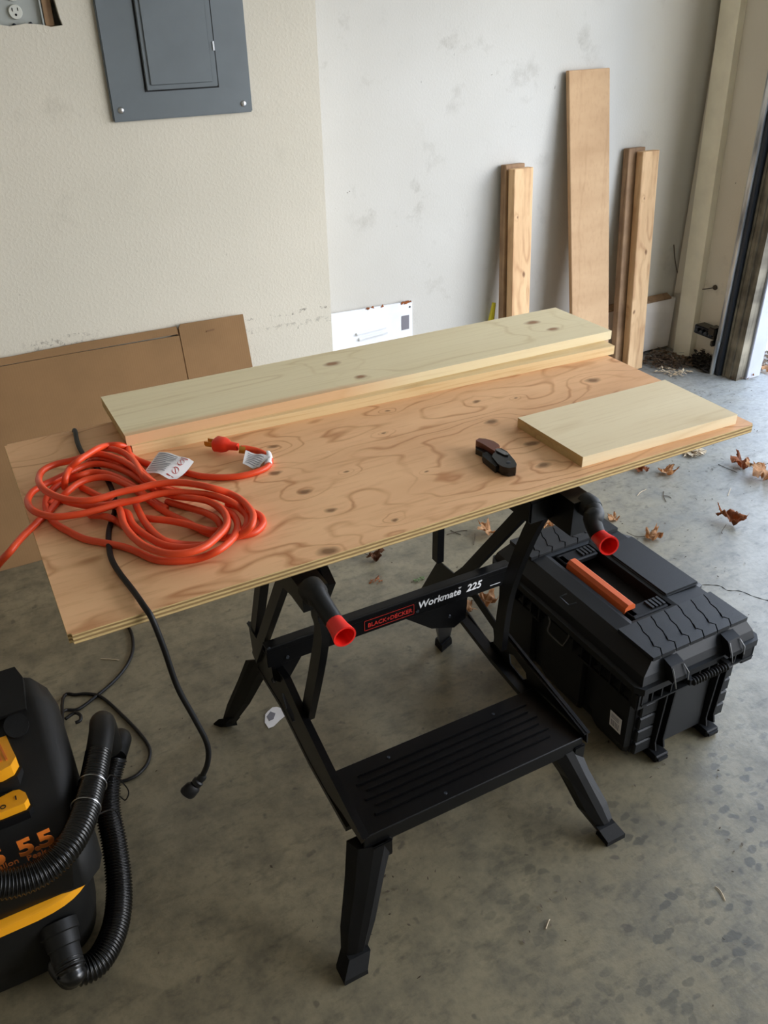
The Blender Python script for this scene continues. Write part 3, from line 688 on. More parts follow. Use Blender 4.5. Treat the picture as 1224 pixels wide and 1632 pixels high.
# ------------------------------------------------------------------ portable workbench
wbn = thing('folding_workbench', (.60, .20, 0), 'black steel folding workbench with step carrying the plywood', 'workbench')
S = M['steel_black']
def PX(x, y, xx): return pick(x, y, 'x', xx)
for sx, nm in ((0, 'left'), (1, 'right')):
    xa = .360 if sx == 0 else .855
    xi = .375 if sx == 0 else .825
    if sx == 0:
        diag = [V((xa, .13, .742)), PX(453, 922, xa), PX(408, 1048, xa)+V((0, -.01, .01))]
        front = [V((xi, .04, .735)), PX(506, 970, xi), PX(513, 1004, xi), PX(506, 1060, xi), PX(491, 1136, xi)]
        rear = [V((xa+.008, .26, .76)), PX(418, 926, xa+.008), PX(409, 1003, xa+.008)]
    else:
        diag = [V((xa, .13, .742)), PX(838, 812, xa), PX(745, 910, xa), V((xa, .44, .29))]
        front = [V((xi, .06, .735)), PX(856, 828, xi), PX(822, 905, xi), PX(806, 960, xi), PX(797, 1030, xi)]
        rear = [V((xa, .485, .76)), PX(699, 840, xa), PX(698, 893, xa)]
    bm = bmesh.new(); sweep_rect(bm, diag, .014, .026, X); bev(bm, .003, 2); link('strut', bm, S, wbn, True)
    bm = bmesh.new(); sweep_rect(bm, catmull(front, 3), .014, .030, X); bev(bm, .003, 2); link('strut', bm, S, wbn, True)
    bm = bmesh.new(); sweep_rect(bm, rear, .018, .024, X); bev(bm, .003, 2); link('strut', bm, S, wbn, True)
# side arms: pressed steel plates with slots, flanged along the top edge
def arm(xx, outline, holes, th, flange):
    bm = bmesh.new(); plate(bm, [PX(x, y, xx) for x, y in outline], [[PX(x, y, xx) for x, y in h] for h in holes], (th, 0, 0))
    a = link('side_arm', bm, S, wbn)
    bm = bmesh.new(); sweep_rect(bm, [PX(x, y, xx)+V((th/2, 0, 0)) for x, y in flange], .014, .003, X); link('arm_flange', bm, S, a)
    return a
aL = arm(.362, [(395, 990), (402, 1000), (422, 1036), (456, 1082), (487, 1150), (530, 1238), (583, 1338), (576, 1345), (545, 1296), (508, 1245), (470, 1170), (437, 1106), (411, 1062), (404, 1046)],
    [[(434, 1079), (438, 1080), (440, 1087), (436, 1089), (432, 1084)], [(449, 1105), (453, 1106), (468, 1138), (470, 1150), (466, 1150), (456, 1130)]], .003,
    [(397, 992), (424, 1036), (457, 1082), (488, 1150), (531, 1238), (582, 1337)])
# inner edge of the left arm is a deep channel seen from above
bm = bmesh.new(); sweep_rect(bm, [PX(414, 1056, .372), PX(455, 1122, .372), PX(500, 1212, .372), PX(560, 1318, .372)], .022, .012, X); bev(bm, .003, 2); link('arm_channel', bm, S, wbn, True)
aR = arm(.858, [(698, 893), (712, 905), (755, 940), (790, 992), (808, 1010), (935, 1168), (935, 1184), (905, 1160), (842, 1112), (790, 1055), (735, 985), (712, 972), (690, 955), (670, 940)],
    [[(738, 950), (752, 952), (786, 1002), (788, 1022), (780, 1024), (770, 1012), (742, 972)], [(811, 1042), (818, 1044), (838, 1072), (839, 1082), (833, 1083), (813, 1058)]], .003,
    [(806, 1011), (850, 1066), (890, 1114), (935, 1170)])
bm = bmesh.new(); sweep_rect(bm, [PX(738, 985, .846), PX(790, 1052, .846), PX(842, 1112, .846)], .022, .012, X); bev(bm, .003, 2); link('arm_channel', bm, S, wbn, True)
# crossbar with lettering
yb = .28
cl, crr = pick(424, 1036, 'y', yb), pick(812, 893, 'y', yb)
zc1 = .4255; zc0 = .376
bm = bmesh.new(); box(bm, (cl.x, yb, zc0), (crr.x+.005, yb+.004, zc1)); box(bm, (cl.x, yb, zc1-.003), (crr.x+.005, yb+.022, zc1)); box(bm, (cl.x, yb-.003, zc1-.012), (crr.x+.005, yb+.002, zc1))
bev(bm, .0012, 1); cbar = link('crossbar', bm, S, wbn)
ya = yb-.0008
a = pick(583, 996, 'y', ya)
text('lettering', 'BLACK+DECKER', .0140, (a.x+.004, ya, a.z-.0085), X, Z, M['red_txt'], cbar, bold=.015)
a2 = pick(659, 963, 'y', ya)
bm = bmesh.new()
u0, u1, w0, w1 = a.x-.003, a2.x+.001, a.z-.0145, a.z+.0095
for p, q in (((u0, w0), (u1, w0)), ((u1, w0), (u1, w1)), ((u1, w1), (u0, w1)), ((u0, w1), (u0, w0))):
    box(bm, (min(p[0], q[0])-.0005, ya-.0004, min(p[1], q[1])-.0005), (max(p[0], q[0])+.0005, ya+.0002, max(p[1], q[1])+.0005))
link('logo_frame', bm, M['red_txt'], cbar)
a = pick(666, 969, 'y', ya)
text('lettering', 'Workmate', .0234, (a.x, ya, a.z-.0025), X, Z, M['white_txt'], cbar, bold=.018, shear=.15)
b = pick(739, 945, 'y', ya)
text('lettering', '225', .0250, (b.x+.006, ya, a.z-.0025), X, Z, M['white_txt'], cbar, bold=.018, shear=.25)
b = pick(733, 938, 'y', ya)
text('lettering', '®', .010, (b.x-.004, ya, a.z+.013), X, Z, M['white_txt'], cbar)
bm = bmesh.new(); p = pick(781, 934, 'y', ya); q = pick(797, 929, 'y', ya); box(bm, (p.x, ya-.0003, p.z), (q.x, ya+.0003, p.z+.0012)); link('small_print', bm, M['white_txt'], cbar)
# hanging gusset plates
def gus(pts, y0, vec):
    bm = bmesh.new(); prism(bm, [pick(x, y, 'y', y0) for x, y in pts], vec); link('gusset', bm, S, wbn)
gus([(430, 1048), (486, 1036), (456, 1090), (436, 1084)], .285, (0, .003, 0))
gus([(640, 984), (668, 972), (745, 950), (742, 985), (724, 1000), (688, 1002)], .33, (0, .003, 0))
for (x, y) in ((458, 1047), (428, 1034), (665, 974), (716, 982)):
    p = pick(x, y, 'y', .279); bm = bmesh.new(); lathe(bm, p, (0, -1, 0), [(0, .004), (.002, .0035)], 8); link('rivet', bm, M['dark_steel'], wbn, True)
# step
zs = .232
c_bl, c_br, c_fr, c_fl = [pick(x, y, 'z', zs) for x, y in ((528, 1231), (836, 1106), (932, 1180), (580, 1332))]
x0s, x1s, y0s, y1s = .372, .856, -.052, .108
bm = bmesh.new(); box(bm, (x0s, y0s, zs-.003), (x1s, y1s, zs)); box(bm, (x0s, y0s, zs-.034), (x1s, y0s+.003, zs-.001)); box(bm, (x0s, y1s-.003, zs-.03), (x1s, y1s, zs-.001))
bev(bm, .0012, 1); st = link('step', bm, S, wbn)
for i in range(6):
    yy = y0s+.034+i*.0185
    bm = bmesh.new(); box(bm, (x0s+.04+.012*(i % 2), yy-.0025, zs-.001), (x1s-.055+.01*(i % 2), yy+.0028, zs+.0035)); bev(bm, .0012, 2)
    link('tread_ridge', bm, S, st, True)
for (x, y) in ((619, 1207), (786, 1138), (710, 1264)):
    p = pick(x, y, 'z', zs); bm = bmesh.new(); lathe(bm, p, Z, [(0, .0035), (.001, .003)], 8); link('rivet', bm, M['dark_steel'], st)
# four flared legs with rubber feet
def leg(top_a, top_b, foot, depth_dir, wf=.018, bend=.82):
    a, b, f = V(top_a), V(top_b), V(foot)
    c = (a+b)/2; ax = (b-a).normalized(); dd = V(depth_dir)
    k = c.lerp(f, .28); rings = []
    for p, w, d in ((c, (b-a).length/2, .035), (k, (b-a).length/2*bend, .034), (c.lerp(f, .65), wf+.014, .026), (c.lerp(f, .97), wf, .020)):
        rings.append([p-ax*w-dd*d*.5, p-ax*(w*.78)+dd*d*.25, p-ax*w*.15+dd*d*.5, p+ax*w*.35+dd*d*.5, p+ax*(w*.9)+dd*d*.2, p+ax*w-dd*d*.5])
    bm = bmesh.new(); loft(bm, rings); bev(bm, .002, 1); lg = link('leg', bm, S, wbn)
    bm = bmesh.new(); t = (f-c).normalized(); rings = []
    for p, s in ((f-t*.036/abs(t.z), .95), (V((f.x, f.y, .012)), 1.03), (V((f.x, f.y, .0)), 1.05)):
        rings.append([p-ax*(wf+.004)*s-dd*.017*s, p-ax*(wf+.004)*s+dd*.017*s, p+ax*(wf+.004)*s+dd*.017*s, p+ax*(wf+.004)*s-dd*.017*s])
    loft(bm, rings); bev(bm, .002, 1); link('rubber_foot', bm, M['rubber'], lg)
leg((.352, -.040, .205), (.440, -.040, .205), (.303, -.128, 0), (0, -1, 0))
leg((.785, -.035, .205), (.858, -.035, .205), (.893, -.130, 0), (0, -1, 0))
leg((.345, .455, .26), (.385, .40, .29), (.300, .548, 0), (-.7, .2, 0), .016)
leg((.80, .43, .27), (.872, .46, .27), (.908, .548, 0), (0, 1, 0), .018)
newbox('leg_bracket', (.835, -.056, .168), (.862, -.046, .212), S, wbn, .002)
newbox('leg_bracket', (.385, -.060, .165), (.425, -.052, .205), S, wbn, .002)
# jaws and jaw rails
newbox('vise_jaw', (.27, .035, .765), (.88, .255, .785), M['pine'], wbn, .002)
newbox('vise_jaw', (.27, .275, .765), (.88, .50, .785), M['pine'], wbn, .002)
def rail(x0, x1, z0, pts_side):
    bm = bmesh.new(); yf = -.028
    prism(bm, [(x0, yf, .7755), (x0, .03, .7755), (x0, .035, .764), (x0, .52, .764), (x0, .52, .735), (x0, pts_side, .72), (x0, .02, z0), (x0, yf, z0)], (x1-x0, 0, 0)); bev(bm, .003, 2)
    return link('jaw_rail', bm, S, wbn)
rail(.306, .346, .738, .10); rail(.784, .826, .712, .14)
newbox('rail_gusset', (.352, .06, .70), (.385, .20, .765), S, wbn, .002); newbox('rail_gusset', (.735, .02, .722), (.786, .20, .765), S, wbn, .003)
def crank(hub, elbow, mid, tip):
    h, e, m_, t_ = V(hub), V(elbow), V(mid), V(tip)
    bm = bmesh.new(); lathe(bm, h+V((0, .012, 0)), (0, -1, 0), [(0, .019), (.018, .019), (.028, .015)], 20)
    tube(bm, catmull([h+V((0, -.008, 0)), (h+e)/2+V((0, -.012, 0)), e, m_], 5), lambda i, n: .016-.003*i/n, 16)
    c = link('crank_handle', bm, M['vacp'], wbn, True)
    d = (t_-m_).normalized(); L = (t_-m_).length
    bm = bmesh.new(); lathe(bm, m_-d*.004, d, [(0, .0118), (.004, .0125), (L*.6, .0138), (L, .0165), (L+.0015, .0165), (L+.0015, .0140), (L*.5, .0115), (L*.3, .0110)], 28); lab(link('red_grip', bm, M['red_p'], c, True), 'bright red flared grip socket')
crank(pick(500, 944, 'y', -.03), pick(506, 950, 'y', -.052), pick(532, 990, 'y', -.088), pick(551, 1017, 'y', -.125))
crank(pick(938, 806, 'y', -.03), pick(943, 826, 'y', -.060), pick(952, 852, 'y', -.068), pick(972, 871, 'y', -.112))
# ------------------------------------------------------------------ tool box
tb = thing('tool_box', (1.2, .25, 0), 'large black rolling tool chest with orange grip handle on the floor', 'tool box')
PL, PD, PG = M['plastic'], M['plastic_d'], M['plastic_g']
bm = bmesh.new()
loft(bm, [[(1.068, .012, .016), (1.322, .012, .016), (1.322, .486, .016), (1.068, .486, .016)], [(1.058, .004, .05), (1.332, .004, .05), (1.332, .496, .05), (1.058, .496, .05)], [(1.052, -.002, .222), (1.338, -.002, .222), (1.338, .502, .222), (1.052, .502, .222)]]); bev(bm, .006, 2)
body = link('body', bm, PL, tb)
for y0, y1 in ((.002, .122), (.158, .312), (.348, .498)):
    bm = bmesh.new(); loft(bm, [[(1.062, y0+.012, .018), (1.052, y0+.018, .022), (1.052, y1-.018, .022), (1.062, y1-.012, .018)], [(1.056, y0+.002, .05), (1.042, y0+.006, .05), (1.042, y1-.006, .05), (1.056, y1-.002, .05)], [(1.054, y0, .215), (1.038, y0+.004, .215), (1.038, y1-.004, .215), (1.054, y1, .215)]]); bev(bm, .004, 2)
    link('side_panel', bm, PL, body)
# horizontally ribbed corner zones and centre field on the near end
for x0, x1 in ((1.060, 1.108), (1.296, 1.332)):
    for k in range(5):
        z0 = .028+k*.038; bm = bmesh.new(); box(bm, (x0, -.008, z0), (x1, .006, z0+.034)); bev(bm, .003, 1); link('end_rib', bm, PL, body)
bm = bmesh.new(); box(bm, (1.140, -.006, .024), (1.264, .006, .212)); bev(bm, .003, 1); link('end_panel', bm, PG, body)
for xc in (1.126, 1.281):
    bm = bmesh.new()
    for s in (-1, 1):
        prism(bm, [(xc+s*.012-.002, -.002, .21), (xc+s*.012-.002, -.022, .205), (xc+s*.012-.002, -.016, .05), (xc+s*.012-.002, -.022, .028), (xc+s*.012-.002, -.002, .02)], (.004, 0, 0))
    box(bm, (xc-.012, -.006, .03), (xc+.012, .0, .21)); lr = link('latch_rail', bm, PD, body)
    bm = bmesh.new(); box(bm, (xc-.019, -.032, .0), (xc+.019, .03, .020)); bev(bm, .003, 1); box(bm, (xc-.014, -.036, .006), (xc+.014, -.03, .014)); link('foot_clip', bm, PD, tb)
for yy in (.44,):
    for xc in (1.10, 1.29): newbox('foot_clip', (xc-.02, yy, 0), (xc+.02, yy+.05, .02), PD, tb, .003)
# rim flange: upper lip, lower row of open cells
bm = bmesh.new(); prism(bm, [(1.035, -.028, .236), (1.362, -.028, .236), (1.376, -.012, .236), (1.376, .512, .236), (1.360, .530, .236), (1.040, .530, .236), (1.026, .512, .236), (1.022, -.010, .236)], (0, 0, .016)); bev(bm, .003, 2)
rim = link('rim', bm, PL, tb)
for k in range(13):
    x = 1.036+k*.0268
    if k in (4, 9): continue
    bm = bmesh.new(); box(bm, (x, -.024, .204), (x+.003, -.002, .237)); link('rim_rib', bm, PL, rim)
bm = bmesh.new(); box(bm, (1.036, -.026, .202), (1.362, -.006, .206)); link('rim_lower_lip', bm, PL, rim)
for k in range(17):
    y = .0+k*.0315
    if .19 < y < .30: continue
    bm = bmesh.new(); box(bm, (1.026, y, .196), (1.054, y+.003, .237)); link('rim_rib', bm, PL, rim)
bm = bmesh.new(); box(bm, (1.026, -.006, .194), (1.032, .17, .200)); link('rim_lower_lip', bm, PL, rim)
bm = bmesh.new(); box(bm, (1.026, .31, .194), (1.032, .512, .200)); link('rim_lower_lip', bm, PL, rim)
newbox('corner_block', (1.330, -.024, .190), (1.366, .002, .236), PD, rim, .003)
newbox('corner_block', (1.026, -.022, .190), (1.058, .002, .236), PL, rim, .003)
# lid: frame round the handle recess, chamfered left shoulder
ZT = .300
RX0, RX1, RY0, RY1 = 1.122, 1.240, .118, .405
bm = bmesh.new()
def lidring(x0, x1, y0, y1, z): return [(x0, y0, z), (x1, y0, z), (x1, y1, z), (x0, y1, z)]
R = [lidring(1.036, 1.362, -.018, .520, .252), lidring(1.042, 1.358, -.012, .516, .270), lidring(1.076, 1.346, .004, .506, ZT-.006), lidring(RX0-.01, RX1+.01, RY0-.01, RY1+.01, ZT-.002), lidring(RX0, RX1, RY0, RY1, ZT-.004), lidring(RX0, RX1, RY0, RY1, ZT-.036)]
loft(bm, R); bev(bm, .003, 2, 12)
lid = link('lid', bm, PL, tb)
bm = bmesh.new(); box(bm, (1.248, .145, ZT-.006), (1.352, .372, ZT+.003)); bev(bm, .004, 2); link('smooth_field', bm, PG, lid)
bm = bmesh.new(); prism(bm, [(1.345, .14, .276), (1.382, .16, .262), (1.382, .40, .262), (1.345, .42, .276)], (0, 0, .012)); bev(bm, .003, 1); link('side_latch', bm, PL, lid)
# zig-zag tread strips front and back
def zig(y0, y1, flip=1):
    n = 7; w = (1.348-1.070)/n
    pat = [(0, 0), (.16, -.2), (.30, -.55), (.48, -.62), (.72, -1.15), (.84, -.80), (1, -1.35)] if flip > 0 else [(0, 0), (.2, -.3), (.4, -.35), (.65, -.9), (.78, -.6), (1, -1.0)]
    for k in range(n):
        def side(j):
            return [(max(1.068, min(1.348, 1.070+j*w+(.65+o_)*w*.55)), y1+(y0-y1)*t_) for t_, o_ in pat]
        Lp = side(k) if k else [(1.070, y1), (1.070, y0)]
        Rp = side(k+1) if k < n-1 else [(1.346, y1), (1.346, y0)]
        Lq = [(x+.0016, y) for x, y in Lp]; Rq = [(x-.0016, y) for x, y in Rp]
        bm = bmesh.new(); prism(bm, [(x, y, ZT-.006) for x, y in Lq]+[(x, y, ZT-.006) for x, y in Rq[::-1]], (0, 0, .0095))
        link('tread_strip', bm, PG, lid)
        if k:
            x, y = Lp[int(len(Lp)*.7)]
            bm = bmesh.new(); prism(bm, [(x-.001, y-.004, ZT+.0035), (x+.003, y-.004, ZT+.0035), (x+.010, y+.010, ZT+.0035), (x+.006, y+.010, ZT+.0035)], (0, 0, .0022)); link('tread_nib', bm, PG, lid)
zig(-.002, .106); zig(.416, .506, 1)
bm = bmesh.new(); box(bm, (1.350, .02, .268), (1.366, .08, .285)); box(bm, (1.350, .44, .268), (1.366, .50, .285)); bev(bm, .004, 1); link('lid_corner_bump', bm, PG, lid)
# carry handle in the recess
hd = lab(newbox('carry_handle', (1.134, .128, ZT-.016), (1.152, .395, ZT-.004), PD, tb, .002), 'black folding handle bar')
bm = bmesh.new(); prism(bm, [(1.130, .150, ZT-.010), (1.162, .150, ZT-.010), (1.160, .150, ZT+.006), (1.154, .150, ZT+.011), (1.140, .150, ZT+.011), (1.132, .150, ZT+.004)], (0, .205, 0)); bev(bm, .003, 2)
lab(link('grip', bm, M['orange_p'], hd, True), 'orange rubber grip')
for y0 in (.122, .362):
    bm = bmesh.new(); box(bm, (1.134, y0, ZT-.020), (1.236, y0+.040, ZT-.004)); bev(bm, .003, 1); pe = link('handle_arm', bm, PD, hd)
    for k in range(4): newbox('hinge_knuckle', (1.196+.010*k, y0+.004, ZT-.005), (1.202+.010*k, y0+.036, ZT+.001), PL, pe, .001) if False else None
    bm = bmesh.new()
    for k in range(4): box(bm, (1.192+.011*k, y0+.006, ZT-.005), (1.198+.011*k, y0+.034, ZT))
    link('hinge_knuckles', bm, PG, hd)
# near end: two latches, wire bails and ribbed grip
for xc in (1.118, 1.281):
    bm = bmesh.new(); prism(bm, [(xc-.018, -.004, .292), (xc-.018, -.026, .286), (xc-.018, -.040, .262), (xc-.018, -.040, .250), (xc-.018, -.018, .250)], (.036, 0, 0)); bev(bm, .003, 1); lt = link('latch', bm, PD, lid)
    bm = bmesh.new(); tube(bm, [(xc-.016, -.030, .284), (xc-.018, -.043, .262), (xc-.014, -.046, .240)], .0016, 6); tube(bm, [(xc+.014, -.030, .284), (xc+.018, -.043, .270), (xc+.018, -.045, .250)], .0016, 6); link('wire_bail', bm, M['wire'], lt, True)
bm = bmesh.new()
gp = [V((1.150+.0008*i, -.046, .2385)) for i in range(0, 128)]
tube(bm, gp, lambda i, n: .0075+.0022*math.sin(i*2*math.pi/10), 10); eh = link('end_grip', bm, PG, tb, True)
bm = bmesh.new()
for s in (1.148, 1.254): box(bm, (s-.006, -.048, .232), (s+.006, -.02, .246))
link('grip_mount', bm, PD, eh)
# left side: wire latch and bail, sticker
def LX(x, y, xx=1.035): return pick(x, y, 'x', xx)
sc = 6.12
def L6(x, y, xx=1.034): return pick(780+x/sc, 940+y/sc, 'x', xx)
bm = bmesh.new(); tube(bm, catmull([L6(560, 220), L6(590, 310), L6(568, 395), L6(600, 440), L6(705, 540), L6(730, 528), L6(770, 470), L6(778, 430)], 3), .0018, 7); lab(link('wire_bail', bm, M['wire'], body, True), 'bright wire bail hanging on the left side')
bm = bmesh.new(); xx = 1.030; tube(bm, [L6(755, 40, 1.045), L6(685, 70, xx), L6(770, 148, xx), L6(850, 128, 1.045)], .0016, 6); link('wire_bail', bm, M['dark_steel'], rim, True)
xl = 1.0366
c_ = [pick(x, y, 'x', xl) for x, y in ((973, 1131), (991, 1148), (988, 1171), (971, 1154))]
bm = bmesh.new(); prism(bm, c_, (.0006, 0, 0)); stk = lab(link('sticker', bm, M['paper'], body), 'small white printed sticker')
bm = bmesh.new()
def sq(u, v): return c_[0].lerp(c_[1], u).lerp(c_[3].lerp(c_[2], u), v)+V((-.0004, 0, 0))
for v0 in (.14, .24, .34):
    bm.faces.new([bm.verts.new(sq(*p)) for p in ((.12, v0), (.8, v0), (.8, v0+.04), (.12, v0+.04))])
for u0 in (.15, .27, .36, .5, .62, .75):
    bm.faces.new([bm.verts.new(sq(*p)) for p in ((u0, .5), (u0+.06, .5), (u0+.06, .88), (u0, .88))])
link('print', bm, M['ink'], stk)
# ------------------------------------------------------------------ wet / dry vacuum
vx, vy = -.215, .285
vac = thing('shop_vacuum', (vx, vy, 0), 'black and yellow wet dry vacuum at the left edge of the floor', 'vacuum cleaner')
VP = M['vacp']
bm = bmesh.new()
loft(bm, [sell(vx, vy, .128, .142, 0.0), sell(vx, vy, .146, .160, .012), sell(vx, vy, .150, .165, .05), sell(vx, vy, .153, .168, .055), sell(vx, vy, .160, .178, .17), sell(vx, vy, .160, .178, .19)])
tank = link('tank', bm, VP, vac, True)
bm = bmesh.new(); loft(bm, [sell(vx, vy, .163, .182, .182, 3.8), sell(vx, vy, .168, .188, .186, 3.8), sell(vx, vy, .168, .188, .204, 3.8), sell(vx, vy, .163, .182, .208, 3.8)]); link('yellow_band', bm, M['yellow'], vac, True)
prof = [(.112, .205), (.116, .298), (.150, .325), (.345, .440), (.405, .440), (.450, .30), (.445, .205)]
def vsec(x, k=1.0, cy=.29, cz=.205): return [(x, cy+(y-cy)*k, cz+(z-cz)*k) for y, z in prof]
bm = bmesh.new(); loft(bm, [vsec(-.405, .70), vsec(-.375, .93), vsec(-.355, 1.0), vsec(-.078, 1.0), vsec(-.068, .985), vsec(-.046, .88), vsec(-.036, .74)]); bev(bm, .005, 2, 20)
head = link('motor_head', bm, VP, vac, True)
sl = V((0, .345-.150, .440-.325)).normalized(); sn = V((0, -sl.z, sl.y))
def top(x, s, h=0): return V((x, .150, .325))+sl*s+sn*h
bm = bmesh.new(); prism(bm, [top(-.135, .205, -.01), top(-.086, .205, -.01), top(-.078, .262, -.01), top(-.086, .285, -.01), top(-.135, .285, -.01)], sn*.026); bev(bm, .006, 2); link('cord_wrap', bm, VP, head, True)
bm = bmesh.new(); prism(bm, [top(-.128+.020*math.cos(a)+.020, .185+.022*math.sin(a)) for a in [2*math.pi*k/20 for k in range(20)]], sn*.006); bev(bm, .002, 1); link('latch_tab', bm, M['plastic'], head, True)
# carry handle (yellow, big) and rocker switch (yellow)
hp = [pick(x, y, 'z', .41) for x, y in ((-60, 1150), (-15, 1145), (6, 1165), (20, 1196), (26, 1208), (18, 1222), (0, 1232), (-50, 1244))]
bm = bmesh.new(); prism(bm, [p-Z*.02 for p in hp], Z*.024); bev(bm, .006, 3); ch = lab(link('carry_handle', bm, M['yellow'], vac, True), 'yellow carry handle')
bm = bmesh.new(); prism(bm, [p+V((.004, -.004, -.10)) for p in hp], Z*.08); bev(bm, .006, 2); link('handle_post', bm, VP, ch, True)
for k in range(2):
    bm = bmesh.new(); c = pick(-4+k*9, 1200-k*2, 'z', .415); sweep_rect(bm, [c+V((-.004, .022, 0)), c+V((.003, -.022, 0))], .003, .002, X); link('groove', bm, M['orange_txt'], ch)
sp = [pick(x, y, 'z', .366) for x, y in ((-60, 1312), (-5, 1278), (22, 1264), (32, 1262), (42, 1267), (46, 1276), (40, 1284), (5, 1298), (-60, 1322))]
bm = bmesh.new(); prism(bm, [p-Z*.012 for p in sp], Z*.018); bev(bm, .004, 3); sw = lab(link('power_switch', bm, M['yellow'], vac, True), 'yellow rocker switch')
bm = bmesh.new(); prism(bm, [p+V((.003, -.004, -.060)) for p in sp], Z*.050); link('switch_well', bm, M['plastic_d'], sw)
c = pick(25, 1273, 'z', .3728); text('mark', 'I', .012, c-V((.001, .002, 0)), X, Y, M['dark'], sw, bold=.03)
c = pick(1, 1289, 'z', .3728); text('mark', 'O', .012, c-V((.001, .002, 0)), X, Y, M['dark'], sw, bold=.01)
# black label field with raised print on the front face of the head
yf = .110
bm = bmesh.new(); prism(bm, [(-.385, yf+.004, .213), (-.092, yf+.004, .213), (-.080, yf+.004, .288), (-.385, yf+.004, .288)], (0, -.004, 0)); lf = link('label_field', bm, M['gloss'], vac)
def vt(s, x, y, size, **k):
    p = pick(x, y, 'y', yf-.001); return text('lettering', s, size, p, V((1, 0, .03)), Z, M['orange_txt'], lf, **k)
vt('5.5', 32, 1366, .050, bold=.035, spacing=.9)
vt('5', -14, 1384, .050, bold=.035)
vt('Peak HP', 44, 1372, .016, bold=.01)
vt('Gallon', -14, 1393, .016, bold=.01)
# hose port and cuff on the tank
bm = bmesh.new(); p = V((-.135, .125, .125)); d = V((.02, -.72, -.45)).normalized()
lathe(bm, p, d, [(0, .033), (.018, .033), (.020, .030), (.040, .028), (.042, .0255), (.075, .0245)], 24); link('hose_port', bm, VP, tank, True)
def T3(x, y, z): return pick(x, y, 'z', z)
hb = [p+d*.06, p+d*.085, T3(100, 1535, .055), T3(125, 1548, .040), T3(158, 1530, .032), T3(183, 1480, .030), T3(190, 1420, .045), T3(183, 1350, .085), T3(172, 1290, .13), T3(174, 1240, .17), T3(184, 1205, .20)]
ha = [pick(-90, 1408, 'y', .075), pick(-30, 1412, 'y', .065), pick(25, 1406, 'y', .062), pick(70, 1387, 'y', .066), pick(106, 1353, 'y', .085), pick(131, 1308, 'y', .13), pick(147, 1250, 'y', .20), pick(157, 1200, 'y', .26)]
def ribbed(name, pts, r, lbl):
    pp = resample(catmull(pts, 14), .00115)
    bm = bmesh.new(); tube(bm, pp, lambda i, n: r+.0019*math.sin(i*2*math.pi/5), 18); return lab(link(name, bm, M['gloss'], vac, 'all'), lbl)
hs = ribbed('hose', hb, .0232, 'ribbed black hose looping up from the tank port')
hs2 = ribbed('hose', ha, .0215, 'ribbed black hose strand crossing the front')
bm = bmesh.new(); tube(bm, catmull([ha[-1], pick(162, 1168, 'y', .30), pick(163, 1152, 'y', .335), pick(165, 1152, 'y', .36)-Z*.02, pick(168, 1160, 'y', .37)-Z*.06], 6), lambda i, n: .0225 if i < n-1 else .018, 20); link('hose_cuff', bm, VP, hs2, True)
bm = bmesh.new(); tube(bm, catmull([hb[-1], T3(192, 1180, .20), T3(190, 1180, .17), T3(186, 1200, .10)], 6), .0215, 20); link('hose_cuff', bm, VP, hs, True)
def loopwire(c, ax1, ax2, n=20): return [V(c)+ax1*math.cos(2*math.pi*k/n)+ax2*math.sin(2*math.pi*k/n) for k in range(n+1)]
for cc, nn in ((ha[6].copy(), 0), (ha[5].lerp(ha[6], .35), 1)):
    tg_ = (ha[6]-ha[5]).normalized(); a1 = tg_.cross(Z).normalized(); a2 = tg_.cross(a1).normalized()
    bm = bmesh.new(); tube(bm, loopwire(cc, a1*.0242, a2*.0242), .0012, 6); link('wire_tie', bm, M['chrome'], hs2, True)
bm = bmesh.new(); a_ = ha[6]+V((.024, -.004, .002)); b_ = T3(196, 1248, .20)
tube(bm, catmull([a_, T3(178, 1235, .28), b_, T3(205, 1262, .19), T3(200, 1275, .18), T3(192, 1270, .17)], 5), .0013, 6)
tube(bm, catmull([ha[5]+V((.026, 0, 0)), T3(180, 1290, .2), T3(192, 1305, .16), T3(193, 1315, .15)], 5), .0013, 6); link('wire_tie', bm, M['cord_b'], hs2, True)
# power cord: from the head over floor, up over the plywood and down to its plug
def F0(x, y, z=.0045): return pick(x, y, 'z', z)
PE = pick(120, 688, 'z', PLYZ+.0055); PE.y = min(PE.y, .602)
c1 = [V((-.10, .43, .28)), V((-.06, .50, .12)), F0(98, 1138, .02), F0(125, 1130), F0(155, 1108), F0(185, 1082), F0(205, 1055), F0(212, 1030), F0(207, 1003), V((.17, 1.06, .006)), V((.12, 1.04, .10)), V((.11, .66, .50)), PE+V((-.002, .024, -.12)), PE+V((-.001, .021, -.03)), PE+V((0, .014, -.005)), PE, A(680, 60, .005), A(705, 130, .005), A(740, 190, .005), A(800, 260, .004), A(880, 330, .004), A(960, 430, .004), A(1010, 560, .004), A(1020, 680, .004), A(990, 780, .005), A(965, 880, .005), A(965, 1000, .005), A(990, 1120, .005), A(1060, 1240, .005)]
c1 += [pick(213, 942, 'z', PLYZ+.005), pick(229, 965, 'z', PLYZ+.006), pick(243, 987, 'y', -.012), pick(262, 1035, 'y', -.022), pick(283, 1095, 'y', -.026), pick(310, 1145, 'y', -.026), pick(330, 1185, 'y', -.026), pick(331, 1215, 'y', -.026), pick(322, 1238, 'y', -.026)]
bm = bmesh.new(); tube(bm, catmull(c1, 6), .0042, 9); pc = lab(link('power_cord', bm, M['cord_b'], vac, 'all'), 'black cord running over the plywood under the orange coil')
bm = bmesh.new(); pA, pB = pick(321, 1240, 'y', -.026), pick(297, 1266, 'y', -.026); dd = (pB-pA).normalized(); L = (pB-pA).length
lathe(bm, pA-dd*.006, dd, [(0, .0050), (.004, .0065), (.010, .006), (.012, .0085), (.018, .0080)], 14)
